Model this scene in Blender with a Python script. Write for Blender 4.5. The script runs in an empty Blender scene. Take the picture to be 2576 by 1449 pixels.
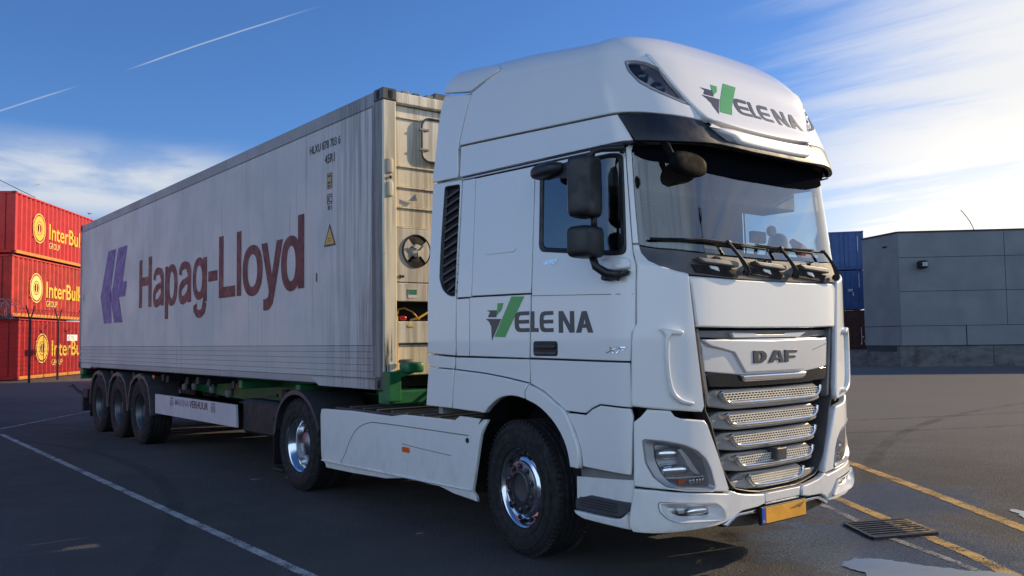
import bpy, math, random
import numpy as np
from mathutils import Vector, Matrix
from mathutils.geometry import delaunay_2d_cdt
random.seed(7)
sc = bpy.context.scene
COL = sc.collection

# ------------------------------------------------------------------ camera
CAM = (-5.3835, -3.8214, 1.6298)
YAW, PITCH, ROLL = (math.radians(a) for a in (-38.5988, 3.3510, -0.7331))
fw = Vector((-math.sin(YAW)*math.cos(PITCH), math.cos(YAW)*math.cos(PITCH), math.sin(PITCH)))
rt = Vector((math.cos(YAW), math.sin(YAW), 0)); up = rt.cross(fw)
r2 = math.cos(ROLL)*rt + math.sin(ROLL)*up; u2 = -math.sin(ROLL)*rt + math.cos(ROLL)*up
cd = bpy.data.cameras.new('camera'); cam = bpy.data.objects.new('camera', cd); COL.objects.link(cam)
cam.matrix_world = Matrix(((r2.x, u2.x, -fw.x, CAM[0]), (r2.y, u2.y, -fw.y, CAM[1]), (r2.z, u2.z, -fw.z, CAM[2]), (0, 0, 0, 1)))
cd.sensor_width = 36; cd.lens = 2188.44/2576*36; cd.clip_start = .05; cd.clip_end = 5000
sc.camera = cam
sc.render.resolution_x, sc.render.resolution_y = 1024, 576

# ------------------------------------------------------------------ sun and sky
SUN_AZ, SUN_EL = math.radians(-15), math.radians(21)
sd = Vector((math.cos(SUN_AZ)*math.cos(SUN_EL), math.sin(SUN_AZ)*math.cos(SUN_EL), math.sin(SUN_EL)))
sl = bpy.data.lights.new('sun', 'SUN'); sl.energy = 3.3; sl.angle = math.radians(.5); sl.color = (1, .77, .48)
so = bpy.data.objects.new('sun', sl); COL.objects.link(so); so.rotation_euler = (-sd).to_track_quat('-Z', 'Y').to_euler()
so.location = (40, -12, 30)
sc.view_settings.view_transform = 'Standard'; sc.view_settings.look = 'None'
sc.view_settings.exposure = 0.68; sc.view_settings.gamma = 1

class NT:
    """small helper for writing node trees"""
    def __init__(s, tree): s.t = tree; s.n = tree.nodes; s.l = tree.links
    def add(s, typ, **kw):
        n = s.n.new(typ)
        for k, v in kw.items(): setattr(n, k, v)
        return n
    def link(s, a, b): s.l.new(a, b)
    def put(s, sock, v):
        if hasattr(v, 'is_output'): s.l.new(v, sock)
        else: sock.default_value = v
    def math(s, op, a, b=0., c=None, clamp=False):
        n = s.add('ShaderNodeMath', operation=op, use_clamp=clamp); s.put(n.inputs[0], a); s.put(n.inputs[1], b)
        if c is not None: s.put(n.inputs[2], c)
        return n.outputs[0]
    def vmath(s, op, a, b=None):
        n = s.add('ShaderNodeVectorMath', operation=op); s.put(n.inputs[0], a)
        if b is not None: s.put(n.inputs[1], b)
        return n.outputs['Value'] if op in ('DOT_PRODUCT', 'LENGTH', 'DISTANCE') else n.outputs[0]
    def ss(s, v, a, b, lo=0., hi=1.):
        n = s.add('ShaderNodeMapRange', interpolation_type='SMOOTHSTEP'); s.put(n.inputs[0], v)
        for i, q in zip((1, 2, 3, 4), (a, b, lo, hi)): n.inputs[i].default_value = q
        return n.outputs[0]
    def noise(s, vec, scale, detail=4, rough=.5, dist=0.):
        n = s.add('ShaderNodeTexNoise'); s.put(n.inputs['Vector'], vec); n.inputs['Scale'].default_value = scale
        n.inputs['Detail'].default_value = detail; n.inputs['Roughness'].default_value = rough; n.inputs['Distortion'].default_value = dist
        return n.outputs['Fac']
    def scale(s, vec, v):
        n = s.add('ShaderNodeMapping'); s.put(n.inputs[0], vec); n.inputs['Scale'].default_value = v; return n.outputs[0]
    def mix(s, f, a, b):
        n = s.add('ShaderNodeMix', data_type='RGBA'); s.put(n.inputs[0], f); s.put(n.inputs[6], a); s.put(n.inputs[7], b); return n.outputs[2]
def C4(c): return (c[0], c[1], c[2], 1)

w = bpy.data.worlds.new('World'); sc.world = w; w.use_nodes = True
T = NT(w.node_tree); T.n.clear()
sky = T.add('ShaderNodeTexSky', sky_type='NISHITA', sun_disc=False)
sky.sun_elevation = SUN_EL; sky.sun_rotation = math.pi/2 - SUN_AZ
sky.altitude = 0; sky.air_density = 1.0; sky.dust_density = .2; sky.ozone_density = 4.0
gc = T.add('ShaderNodeTexCoord').outputs['Generated']
dirn = T.vmath('NORMALIZE', gc)
sep = T.add('ShaderNodeSeparateXYZ'); T.link(dirn, sep.inputs[0])
hz = T.math('ADD', T.math('MAXIMUM', sep.outputs[2], 0.), .10)
pl = T.add('ShaderNodeCombineXYZ'); T.put(pl.inputs[0], T.math('DIVIDE', sep.outputs[0], hz)); T.put(pl.inputs[1], T.math('DIVIDE', sep.outputs[1], hz))
rotm = T.add('ShaderNodeMapping'); T.link(pl.outputs[0], rotm.inputs[0]); rotm.inputs['Rotation'].default_value = (0, 0, math.radians(-30)); rotm.inputs['Scale'].default_value = (1.0, .33, 1)
n1 = T.noise(rotm.outputs[0], 1.0, 7, .62, .8)
n2 = T.noise(T.scale(rotm.outputs[0], (4.5, 1.2, 1)), 1.4, 6, .65, .5)
nn = T.math('ADD', T.math('MULTIPLY', n1, .62), T.math('MULTIPLY', n2, .38))
# thin cirrus on the sunward half of the sky, clear on the other half
side = T.vmath('DOT_PRODUCT', dirn, Vector((math.cos(math.radians(4)), math.sin(math.radians(4)), .0)))
back = T.vmath('DOT_PRODUCT', dirn, Vector((-.75, -.66, 0.)))   # cloud again behind the viewer, as the windscreen mirrors it
side2 = T.vmath('DOT_PRODUCT', dirn, Vector((math.cos(math.radians(-40)), math.sin(math.radians(-40)), .0)))
cover = T.math('MAXIMUM', T.math('MAXIMUM', T.ss(side, .73, .94, 0., 1.0), T.math('MULTIPLY', T.ss(side2, .66, .92, 0., .72), T.ss(sep.outputs[2], .85, .45))), T.math('MULTIPLY', T.ss(back, -.25, .40, 0., .95), T.ss(sep.outputs[2], .80, .35)))
thr = T.math('SUBTRACT', nn, T.math('SUBTRACT', .62, T.math('MULTIPLY', cover, .44)))
cir = T.math('MULTIPLY', T.ss(thr, .0, .36), T.math('ADD', .03, T.math('MULTIPLY', cover, .97)))
# hazy bank low around the sun side
low = T.ss(sep.outputs[2], .38, .06, 0., 1.)
haze = T.math('MULTIPLY', T.ss(side, .78, .965, 0., 1.), low)
# a bank of cumulus low on the far left
bank = T.noise(T.scale(dirn, (3.2, 3.2, 11)), 2.2, 6, .55, .3)
bz = T.math('MULTIPLY', T.ss(sep.outputs[2], .115, .150), T.ss(sep.outputs[2], .225, .175))
bm = T.math('MULTIPLY', T.math('MULTIPLY', bz, T.ss(T.vmath('DOT_PRODUCT', dirn, Vector((.20, .966, .165))), .978, .996)), T.ss(bank, .36, .60, .35, 1.0))
# contrail: a thin arc of a great circle
ca, cb = Vector((.1335, .9644, .2281)).normalized(), Vector((.4128, .8368, .3596)).normalized()
cn = ca.cross(cb).normalized()
dd = T.math('ADD', T.vmath('DOT_PRODUCT', dirn, cn), T.math('MULTIPLY', T.math('SUBTRACT', T.noise(dirn, 6, 2), .5), .004))
line = T.ss(T.math('ABSOLUTE', dd), .0011, .0002)
xx = sep.outputs[0]
seg = T.math('ADD', T.math('MULTIPLY', T.ss(xx, .235, .27), T.ss(xx, .42, .35)), T.math('MULTIPLY', T.ss(xx, .205, .17), .8))
trail = T.math('MULTIPLY', T.math('MULTIPLY', line, seg), .50)
# pale band of haze all round the horizon
ring_ = T.ss(sep.outputs[2], .16, .02, 0., .95)
cm = T.math('MAXIMUM', T.math('MAXIMUM', cir, T.math('MAXIMUM', haze, ring_)), T.math('MAXIMUM', bm, trail), clamp=True)
hot = T.ss(T.vmath('DOT_PRODUCT', dirn, sd), .35, 1.0, 0., 1.)
skyc = T.vmath('MULTIPLY', sky.outputs[0], (.345, .475, .665))
cloudc = T.mix(T.math('MAXIMUM', T.math('MULTIPLY', hot, .45), T.math('MULTIPLY', haze, 1.05), clamp=True), T.mix(T.ss(back, -.2, .5), (2.9, 3.15, 3.55, 1), (4.0, 5.2, 6.8, 1)), (6.0, 5.6, 5.0, 1))
bg = T.add('ShaderNodeBackground'); T.link(T.mix(cm, skyc, cloudc), bg.inputs[0]); bg.inputs[1].default_value = .14
T.link(bg.outputs[0], T.add('ShaderNodeOutputWorld').inputs[0])

# ------------------------------------------------------------------ materials
MATS = {}
def mat(name, col, rough=.5, metal=0., coat=0., spec=.5, var=0., vscale=6., bump=0., bscale=80., emit=0., stretch=(1, 1, 1), col2=None, dirt=None):
    """principled material with procedural colour variation, relief and dirt"""
    m = bpy.data.materials.new(name); m.use_nodes = True; t = NT(m.node_tree); b = t.n['Principled BSDF']
    tc = t.add('ShaderNodeTexCoord').outputs['Object']
    c = C4(col)
    if var > 0 or col2:
        f = t.ss(t.noise(t.scale(tc, stretch), vscale, 5, .6), .35, .7)
        hi = C4(col2) if col2 else C4([min(1, v*(1+var)) for v in col]); lo = c if col2 else C4([v*(1-var) for v in col])
        c = t.mix(f, lo, hi)
    if dirt:
        dc, ds, dst, a, bb = dirt
        f = t.ss(t.noise(t.scale(tc, dst), ds, 6, .7), a, bb); c = t.mix(f, c, C4(dc))
    t.put(b.inputs['Base Color'], c)
    b.inputs['Roughness'].default_value = rough; b.inputs['Metallic'].default_value = metal
    b.inputs['Coat Weight'].default_value = coat; b.inputs['Coat Roughness'].default_value = .06
    b.inputs['Specular IOR Level'].default_value = spec
    if rough > .05 and var > 0 and coat == 0 and metal < .3:
        t.put(b.inputs['Roughness'], t.ss(t.noise(tc, vscale*1.7, 4), .3, .7, rough*.8, min(1, rough*1.2)))
    if bump > 0:
        bn = t.add('ShaderNodeBump'); bn.inputs['Strength'].default_value = bump; bn.inputs['Distance'].default_value = .01
        t.put(bn.inputs['Height'], t.noise(tc, bscale, 4, .6)); t.link(bn.outputs[0], b.inputs['Normal'])
    if emit: b.inputs['Emission Color'].default_value = C4(col); b.inputs['Emission Strength'].default_value = emit
    MATS[name] = m; return m
def glass(name, tint, k=1.0, rough=0.):
    """thin pane: tinted transmission with fresnel mirror"""
    m = bpy.data.materials.new(name); m.use_nodes = True; t = NT(m.node_tree); t.n.clear()
    tr = t.add('ShaderNodeBsdfTransparent'); tr.inputs[0].default_value = C4(tint)
    gl = t.add('ShaderNodeBsdfGlossy'); gl.inputs['Roughness'].default_value = rough; gl.inputs[0].default_value = (1, 1, 1, 1)
    fr = t.add('ShaderNodeFresnel'); fr.inputs[0].default_value = 1.5
    mx = t.add('ShaderNodeMixShader'); t.put(mx.inputs[0], t.math('MULTIPLY', fr.outputs[0], k, clamp=True))
    t.link(tr.outputs[0], mx.inputs[1]); t.link(gl.outputs[0], mx.inputs[2])
    t.link(mx.outputs[0], t.add('ShaderNodeOutputMaterial').inputs[0]); MATS[name] = m; return m

def vehicle_paint(name, col):
    m = mat(name, col, .34, coat=1.0, var=.006, vscale=1.5); t = NT(m.node_tree); b = t.n['Principled BSDF']; b.inputs['Coat Roughness'].default_value = .035
    src = b.inputs['Base Color'].links[0].from_socket; tc = t.add('ShaderNodeTexCoord').outputs['Object']; sx = t.add('ShaderNodeSeparateXYZ'); t.link(tc, sx.inputs[0])
    # road film thickens towards the wheels, with splashes and fine run marks
    f = t.math('MULTIPLY', t.ss(sx.outputs[2], 1.15, .30, 0, 1), t.ss(t.noise(t.scale(tc, (1.5, 1.5, 1)), 5, 8, .75), .40, .80, .08, .42))
    g_ = t.math('MULTIPLY', t.ss(t.noise(t.scale(tc, (14, 14, .6)), 1.0, 5, .7), .58, .82), .06)
    t.put(b.inputs['Base Color'], t.mix(t.math('MAXIMUM', f, g_), src, (.30, .28, .25, 1)))
    t.put(b.inputs['Coat Roughness'], t.ss(t.noise(tc, 3.0, 5, .6), .35, .7, .02, .09))
    return m
WHITE = vehicle_paint('white_paint', (.80, .795, .77))
BLACK = mat('black_plastic', (.011, .012, .014), .45, var=.2, vscale=9, bump=.04, bscale=300)
GLOSSBLACK = mat('gloss_black', (.012, .013, .016), .16, coat=.3, var=.1)
GAPBLACK = mat('cavity_black', (.008, .008, .009), .8, var=.2)
DGREY = mat('dark_grey_plastic', (.055, .055, .06), .45, var=.15, vscale=8, bump=.03, bscale=250)
MGREY = mat('grey_plastic', (.17, .165, .16), .42, var=.1, bump=.02, bscale=250)
GRILLGREY = mat('slat_grey', (.36, .335, .305), .40, metal=.2, var=.03)
SILVER = mat('silver_paint', (.66, .655, .65), .30, metal=.35, coat=.4, var=.01)
CHROME = mat('chrome', (.86, .87, .89), .07, metal=1., var=.03)
ALU = mat('polished_aluminium', (.78, .80, .83), .14, metal=1., var=.08, vscale=5)
RUBBER = mat('tyre_rubber', (.0105, .010, .011), .78, var=.3, vscale=12, bump=.15, bscale=60)
DISC = mat('wheel_steel', (.20, .20, .22), .32, metal=.9, var=.2, vscale=14)
MESHB = mat('grille_mesh', (.80, .72, .58), .5, var=.1)
AMBER = mat('amber_lens', (.75, .13, .02), .18, coat=.5, var=.1)
REDL = mat('red_lens', (.5, .02, .02), .2, coat=.5, var=.1)
GREEN = mat('green_paint', (.008, .145, .048), .42, coat=.15, var=.2, vscale=5, dirt=((.02, .022, .018), 3., (1, 1, 2), .52, .8))
CHASSIS = mat('chassis_black', (.012, .014, .016), .6, var=.3, bump=.06, bscale=40)
FLOGO = mat('logo_charcoal', (.035, .033, .045), .3, coat=.3, var=.05)
GLOGO = mat('logo_green', (.06, .36, .07), .3, coat=.3, var=.05)
GLASS = glass('windscreen_glass', (.80, .87, .85), 2.6)
SGLASS = glass('side_glass', (.55, .63, .68), 2.6)
LENS = glass('lamp_glass', (.95, .96, .97), 1.9)
BOWL = mat('lamp_bowl', (.62, .64, .67), .28, metal=.45, var=.03)
INTER = mat('cab_interior', (.10, .095, .09), .8, var=.2, vscale=4)
INTERL = mat('cab_headlining', (.30, .28, .25), .85, var=.1)
REDCLOTH = mat('red_cloth', (.42, .06, .10), .8, var=.15)

# ------------------------------------------------------------------ mesh helpers
def wloc(o):
    v = Vector((0, 0, 0))
    while o: v += o.location; o = o.parent
    return v
def mk(name, V, F, m, parent=None, smooth=False, ln=None):
    me = bpy.data.meshes.new(name); off = np.array(wloc(parent)) if parent else np.zeros(3)
    V = np.asarray(V, float)-off
    me.from_pydata([tuple(v) for v in V], [], [tuple(f) for f in F])
    if m: me.materials.append(m)
    if smooth or ln is not None: me.polygons.foreach_set('use_smooth', [True]*len(me.polygons))
    if ln is not None: me.normals_split_custom_set([tuple(v) for v in ln])
    o = bpy.data.objects.new(name, me); COL.objects.link(o)
    if parent: o.parent = parent
    return o
def tag(o, label, cat, group=None):
    o['label'] = label; o['category'] = cat
    if group: o['group'] = group
    return o
def thing(name, label, cat, loc=(0, 0, 0), group=None, rz=0):
    o = bpy.data.objects.new(name, None); COL.objects.link(o); o.location = loc; o.empty_display_size = .3; o.rotation_euler[2] = rz
    return tag(o, label, cat, group)
def struct(o): o['kind'] = 'structure'; return o

class MB:
    """collects simple shapes into one mesh"""
    def __init__(s): s.V = []; s.F = []
    def raw(s, V, F):
        n = len(s.V); s.V += [tuple(v) for v in V]; s.F += [tuple(i+n for i in f) for f in F]; return s
    def box(s, a, b, ch=0.):
        a, b = [np.minimum(a, b), np.maximum(a, b)]
        if ch <= 0:
            V = [(x, y, z) for x in (a[0], b[0]) for y in (a[1], b[1]) for z in (a[2], b[2])]
            return s.raw(V, [(0, 1, 3, 2), (4, 6, 7, 5), (0, 4, 5, 1), (2, 3, 7, 6), (0, 2, 6, 4), (1, 5, 7, 3)])
        ch = min(ch, .45*min(b[i]-a[i] for i in range(3)))
        c = (np.array(a)+b)/2; h = (np.array(b)-a)/2; V = []; ix = {}
        for sx in (-1, 1):
            for sy in (-1, 1):
                for sz in (-1, 1):
                    for k in range(3):
                        q = h.copy(); 
                        for j in range(3):
                            if j != k: q[j] -= ch
                        ix[(sx, sy, sz, k)] = len(V); V.append(c+q*np.array((sx, sy, sz)))
        F = []
        for k in range(3):
            i, j = [(1, 2), (2, 0), (0, 1)][k]
            for sg in (-1, 1):
                f = []
                for u, v in ((-1, -1), (1, -1), (1, 1), (-1, 1)):
                    q = [0, 0, 0]; q[k] = sg; q[i] = u; q[j] = v; f.append(ix[(*q, k)])
                F.append(f if sg > 0 else f[::-1])
        for k in range(3):          # edges along axis k
            i, j = [(1, 2), (2, 0), (0, 1)][k]
            for u in (-1, 1):
                for v in (-1, 1):
                    f = []
                    for sg, kk in ((-1, i), (1, i), (1, j), (-1, j)):
                        q = [0, 0, 0]; q[k] = sg; q[i] = u; q[j] = v; f.append(ix[(*q, kk)])
                    F.append(f if u*v > 0 else f[::-1])
        for sx in (-1, 1):
            for sy in (-1, 1):
                for sz in (-1, 1):
                    f = [ix[(sx, sy, sz, k)] for k in range(3)]; F.append(f if sx*sy*sz > 0 else f[::-1])
        return s.raw(V, F)
    def tube(s, P, r, n=8, cap=True):
        P = [np.array(p, float) for p in P]; R = r if hasattr(r, '__len__') else [r]*len(P)
        V = []; F = []; ref = None
        for i, p in enumerate(P):
            t = P[min(i+1, len(P)-1)]-P[max(i-1, 0)]; t /= np.linalg.norm(t)+1e-12
            if ref is None: ref = np.array((0, 0, 1.)) if abs(t[2]) < .9 else np.array((1., 0, 0))
            a = np.cross(t, ref); a /= np.linalg.norm(a)+1e-12; b = np.cross(a, t); ref = b
            for k in range(n):
                th = 2*math.pi*k/n; V.append(p+R[i]*(math.cos(th)*a+math.sin(th)*b))
        for i in range(len(P)-1):
            for k in range(n):
                F.append((i*n+k, i*n+(k+1) % n, (i+1)*n+(k+1) % n, (i+1)*n+k))
        if cap: F.append(tuple(range(n))[::-1]); F.append(tuple((len(P)-1)*n+k for k in range(n)))
        return s.raw(V, F)
    def beam(s, p, q, w, h):
        p, q = np.array(p, float), np.array(q, float); t = q-p; t /= np.linalg.norm(t)
        a = np.cross(t, (0, 0, 1.)) if abs(t[2]) < .95 else np.array((1., 0, 0)); a /= np.linalg.norm(a); b = np.cross(a, t)
        V = [e+sx*a*w/2+sy*b*h/2 for e in (p, q) for sx, sy in ((-1, -1), (1, -1), (1, 1), (-1, 1))]
        return s.raw(V, [(0, 1, 2, 3), (7, 6, 5, 4), (0, 4, 5, 1), (1, 5, 6, 2), (2, 6, 7, 3), (3, 7, 4, 0)])
    def prism(s, loop, f0, f1):
        """extrude a 2D loop between two placing functions"""
        n = len(loop); V = [f0(*p) for p in loop]+[f1(*p) for p in loop]
        F = [tuple(range(n)), tuple(range(2*n-1, n-1, -1))]+[(i, i+n, (i+1) % n+n, (i+1) % n) for i in range(n)]
        return s.raw(V, F)
    def lathe(s, prof, c, ax=0, n=48, close=False):
        """revolve (radius, axial) profile about an axis through c"""
        V = []; F = []; m = len(prof); o = [(1, 2), (2, 0), (0, 1)][ax]
        for k in range(n):
            th = 2*math.pi*k/n
            for r, x in prof:
                p = [0, 0, 0]; p[ax] = x; p[o[0]] = r*math.cos(th); p[o[1]] = r*math.sin(th); V.append(np.array(p)+c)
        for k in range(n):
            for i in range(m-(0 if close else 1)):
                F.append((k*m+i, k*m+(i+1) % m, ((k+1) % n)*m+(i+1) % m, ((k+1) % n)*m+i))
        return s.raw(V, F)
    def sq(s, c, h, e1=.5, e2=.5, nu=20, nv=14, M=None):
        """superellipsoid: rounded housing"""
        V = []; F = []
        sp = lambda v, e: math.copysign(abs(v)**e, v)
        for i in range(nv+1):
            a = -math.pi/2+math.pi*i/nv
            for k in range(nu):
                b = 2*math.pi*k/nu
                p = np.array((h[0]*sp(math.cos(a), e1)*sp(math.cos(b), e2), h[1]*sp(math.cos(a), e1)*sp(math.sin(b), e2), h[2]*sp(math.sin(a), e1)))
                if M is not None: p = M@p
                V.append(p+c)
        for i in range(nv):
            for k in range(nu): F.append((i*nu+k, i*nu+(k+1) % nu, (i+1)*nu+(k+1) % nu, (i+1)*nu+k))
        return s.raw(V, F)
    def build(s, name, m, parent=None, smooth=False, angle=None):
        o = mk(name, s.V, s.F, m, parent, smooth)
        if angle:
            o.data.polygons.foreach_set('use_smooth', [True]*len(o.data.polygons)); o.data.set_sharp_from_angle(angle=math.radians(angle))
        return o
def rotz(a): c, s_ = math.cos(a), math.sin(a); return np.array(((c, -s_, 0), (s_, c, 0), (0, 0, 1.)))

# ---- loops in a surface's own coordinates
def area(P): x, y = np.array(P).T; return .5*np.sum(x*np.roll(y, -1)-y*np.roll(x, -1))
def fillet(P, r, k=5):
    P = [np.array(p[:2], float) for p in P]; n = len(P); out = []
    R = r if hasattr(r, '__len__') else [r]*n
    for i in range(n):
        p = P[i]; a = P[i-1]-p; b = P[(i+1) % n]-p; la, lb = np.linalg.norm(a), np.linalg.norm(b)
        q = min(R[i], .48*la, .48*lb)
        if q < 1e-4: out.append(p); continue
        p0, p1 = p+a/la*q, p+b/lb*q
        for t in np.linspace(0, 1, k): out.append((1-t)**2*p0+2*t*(1-t)*p+t*t*p1)
    return np.array(out)
def dens(P, res):
    out = []
    for i in range(len(P)):
        a, b = np.array(P[i]), np.array(P[(i+1) % len(P)]); n = max(1, int(np.ceil(np.linalg.norm(b-a)/res)))
        for k in range(n): out.append(a+(b-a)*k/n)
    out = np.array(out); keep = [i for i in range(len(out)) if np.linalg.norm(out[i]-out[i-1]) > 1e-5]
    return out[keep]
def inset(P, d):
    P = np.asarray(P); a = P-np.roll(P, 1, 0); b = np.roll(P, -1, 0)-P
    na = np.stack([-a[:, 1], a[:, 0]], 1)/(np.linalg.norm(a, axis=1)[:, None]+1e-12); nb = np.stack([-b[:, 1], b[:, 0]], 1)/(np.linalg.norm(b, axis=1)[:, None]+1e-12)
    m = na+nb; l = np.linalg.norm(m, axis=1)[:, None]; m = m/(l+1e-9); c = np.clip(np.sum(m*na, 1), .45, 1)[:, None]
    return P+m*d/c
def inpoly(Q, P):
    x, y = Q[:, 0], Q[:, 1]; r = np.zeros(len(Q), bool); n = len(P)
    for i in range(n):
        x0, y0 = P[i]; x1, y1 = P[(i+1) % n]
        c = ((y0 > y) != (y1 > y)) & (x < (x1-x0)*(y-y0)/(y1-y0+1e-15)+x0); r ^= c
    return r
def nearb(Q, P):
    d = np.full(len(Q), 9.)
    for i in range(len(P)): d = np.minimum(d, np.hypot(Q[:, 0]-P[i][0], Q[:, 1]-P[i][1]))
    return d
def cdt(loops, res):
    """triangulate first loop minus the others, with inner points"""
    V = []; E = []
    for L_ in loops:
        n = len(V); V += [tuple(p) for p in L_]; E += [(n+i, n+(i+1) % len(L_)) for i in range(len(L_))]
    A = np.array(loops[0]); lo, hi = A.min(0), A.max(0)
    gx = np.arange(lo[0]+res*.5, hi[0], res); gy = np.arange(lo[1]+res*.5, hi[1], res)
    if len(gx) and len(gy) and len(gx)*len(gy) < 60000:
        G = np.stack(np.meshgrid(gx, gy), -1).reshape(-1, 2); ok = inpoly(G, A)
        for h in loops[1:]: ok &= ~inpoly(G, np.array(h))
        G = G[ok]
        if len(G): G = G[nearb(G, np.array(V)) > res*.45]
        V += [tuple(g) for g in G]
    r = delaunay_2d_cdt([Vector(v) for v in V], E, [], 0, 1e-6)
    W = np.array([tuple(v) for v in r[0]]); Fc = [f for f in r[2]]
    cen = np.array([W[list(f)].mean(0) for f in Fc]); ok = inpoly(cen, A)
    for h in loops[1:]: ok &= ~inpoly(cen, np.array(h))
    out = []
    for f, k in zip(Fc, ok):
        if k:
            f = list(f); p = W[f]
            if np.cross(p[1]-p[0], p[2]-p[0]) < 0: f = f[::-1]
            out.append(f)
    return W, out
def frame(f, P):
    e = 1e-3; a = np.array(P, float); X = f(a)
    ds = f(a+[e, 0])-f(a-[e, 0]); dz = f(a+[0, e])-f(a-[0, e]); n = np.cross(ds, dz); n /= np.linalg.norm(n, axis=1)[:, None]+1e-15
    return X, n
def patch(name, loop, m, parent, f, off=0., thick=.02, bev=.004, res=.06, holes=(), r=0., hr=0., offf=None):
    """a panel lying on surface f, with bevelled edge, real thickness and openings"""
    if len(loop) == 0: return None
    L0 = fillet(loop, r) if (hasattr(r, '__len__') or r > 0) else np.array([p[:2] for p in loop], float)
    if area(L0) < 0: L0 = L0[::-1]
    L0 = dens(L0, res); HS = []
    for h in holes:
        h = fillet(h, hr) if hr > 0 else np.array([p[:2] for p in h], float)
        if area(h) > 0: h = h[::-1]
        HS.append(dens(h, res))
    full = [L0]+HS; ins = [inset(L_, bev) for L_ in full] if bev > 0 else full
    W, Fc = cdt(ins, res); X, n = frame(f, W)
    o = (lambda P: off+offf(P)[:, None]) if offf else (lambda P: off)
    V = list(X+n*o(W)); F = [tuple(t) for t in Fc]; LN = [n[i] for t in F for i in t]
    if thick > 0:
        for L_, I_ in zip(full, ins):
            k = len(L_); X0, n0 = frame(f, I_); X1, n1 = frame(f, L_)
            tg = np.roll(X1, -1, 0)-np.roll(X1, 1, 0); lat = np.cross(tg, n1); lat /= np.linalg.norm(lat, axis=1)[:, None]+1e-15
            b = len(V); V += list(X0+n0*o(I_))+list(X1+n1*(o(L_)-bev))+list(X1+n1*(o(L_)-thick))
            mid = lat+.45*n1; mid /= np.linalg.norm(mid, axis=1)[:, None]
            for i in range(k):
                j = (i+1) % k
                if bev > 0: F.append((b+i, b+k+i, b+k+j, b+j)); LN += [n0[i], mid[i], mid[j], n0[j]]
                F.append((b+k+i, b+2*k+i, b+2*k+j, b+k+j)); LN += [lat[i], lat[i], lat[j], lat[j]]
    return mk(name, V, F, m, parent, ln=LN)
def resample(P, n):
    P = np.array(P, float); Q = np.vstack([P, P[:1]]); d = np.r_[0, np.cumsum(np.hypot(*np.diff(Q, axis=0).T))]
    t = np.linspace(0, d[-1], n, endpoint=False); return np.stack([np.interp(t, d, Q[:, 0]), np.interp(t, d, Q[:, 1])], 1)
def funnel(name, A, B, m, parent, f, offs, n=96, r=0., angle=35):
    """ring of surface between loop A and loop B at stepped depths; offs = [(t, offset), ...]"""
    if r > 0: A, B = fillet(A, r), fillet(B, r)
    if area(A) < 0: A = np.array(A)[::-1]
    if area(B) < 0: B = np.array(B)[::-1]
    A, B = resample(A, n), resample(B, n); k = min(range(n), key=lambda i: np.sum((np.roll(B, -i, 0)-A)**2)); B = np.roll(B, -k, 0)
    V = []; F = []
    for t, of in offs:
        P = A*(1-t)+B*t; X, nn = frame(f, P); V += list(X+nn*of)
    for j in range(len(offs)-1):
        for i in range(n): F.append((j*n+i, (j+1)*n+i, (j+1)*n+(i+1) % n, j*n+(i+1) % n))
    F = [t[::-1] for t in F]
    o = mk(name, V, F, m, parent, smooth=True); o.data.set_sharp_from_angle(angle=math.radians(angle)); return o
def strip_loop(path, wd):
    P = np.array(path, float); t = np.gradient(P, axis=0); t /= np.linalg.norm(t, axis=1)[:, None]; n = np.stack([-t[:, 1], t[:, 0]], 1)
    w_ = np.array(wd)[:, None] if hasattr(wd, '__len__') else wd
    return np.vstack([P+n*w_/2, (P-n*w_/2)[::-1]])
def spl(P, k=8):
    P = [np.array(p, float) for p in P]; P = [2*P[0]-P[1]]+P+[2*P[-1]-P[-2]]; out = []
    for i in range(1, len(P)-2):
        for t in np.linspace(0, 1, k, endpoint=False):
            a, b, c, d = P[i-1:i+3]; out.append(.5*(2*b+(c-a)*t+(2*a-5*b+4*c-d)*t*t+(3*b-a-3*c+d)*t**3))
    out.append(P[-2]); return np.array(out)
def text2d(body, bold=0.):
    """outline of built-in lettering as flat triangles, normalised to a unit box"""
    cu = bpy.data.curves.new('lettering', 'FONT'); cu.body = body; cu.size = 1; cu.offset = bold; cu.resolution_u = 4
    o = bpy.data.objects.new('lettering', cu); COL.objects.link(o); bpy.context.view_layer.update()
    me = bpy.data.meshes.new_from_object(o.evaluated_get(bpy.context.evaluated_depsgraph_get()))
    V = np.array([tuple(v.co)[:2] for v in me.vertices]); F = [tuple(p.vertices) for p in me.polygons]
    bpy.data.objects.remove(o); bpy.data.curves.remove(cu); bpy.data.meshes.remove(me)
    lo, hi = V.min(0), V.max(0); return (V-lo)/(hi-lo), F
def lettering(name, body, m, parent, place, bold=0.):
    V, F = text2d(body, bold); return mk(name, [place(*v) for v in V], F, m, parent)

SPECKW = mat('print_white', (.72, .72, .72), .6, var=.05); ORANGEY = mat('cable_yellow', (.72, .42, .06), .5, var=.1)

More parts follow.
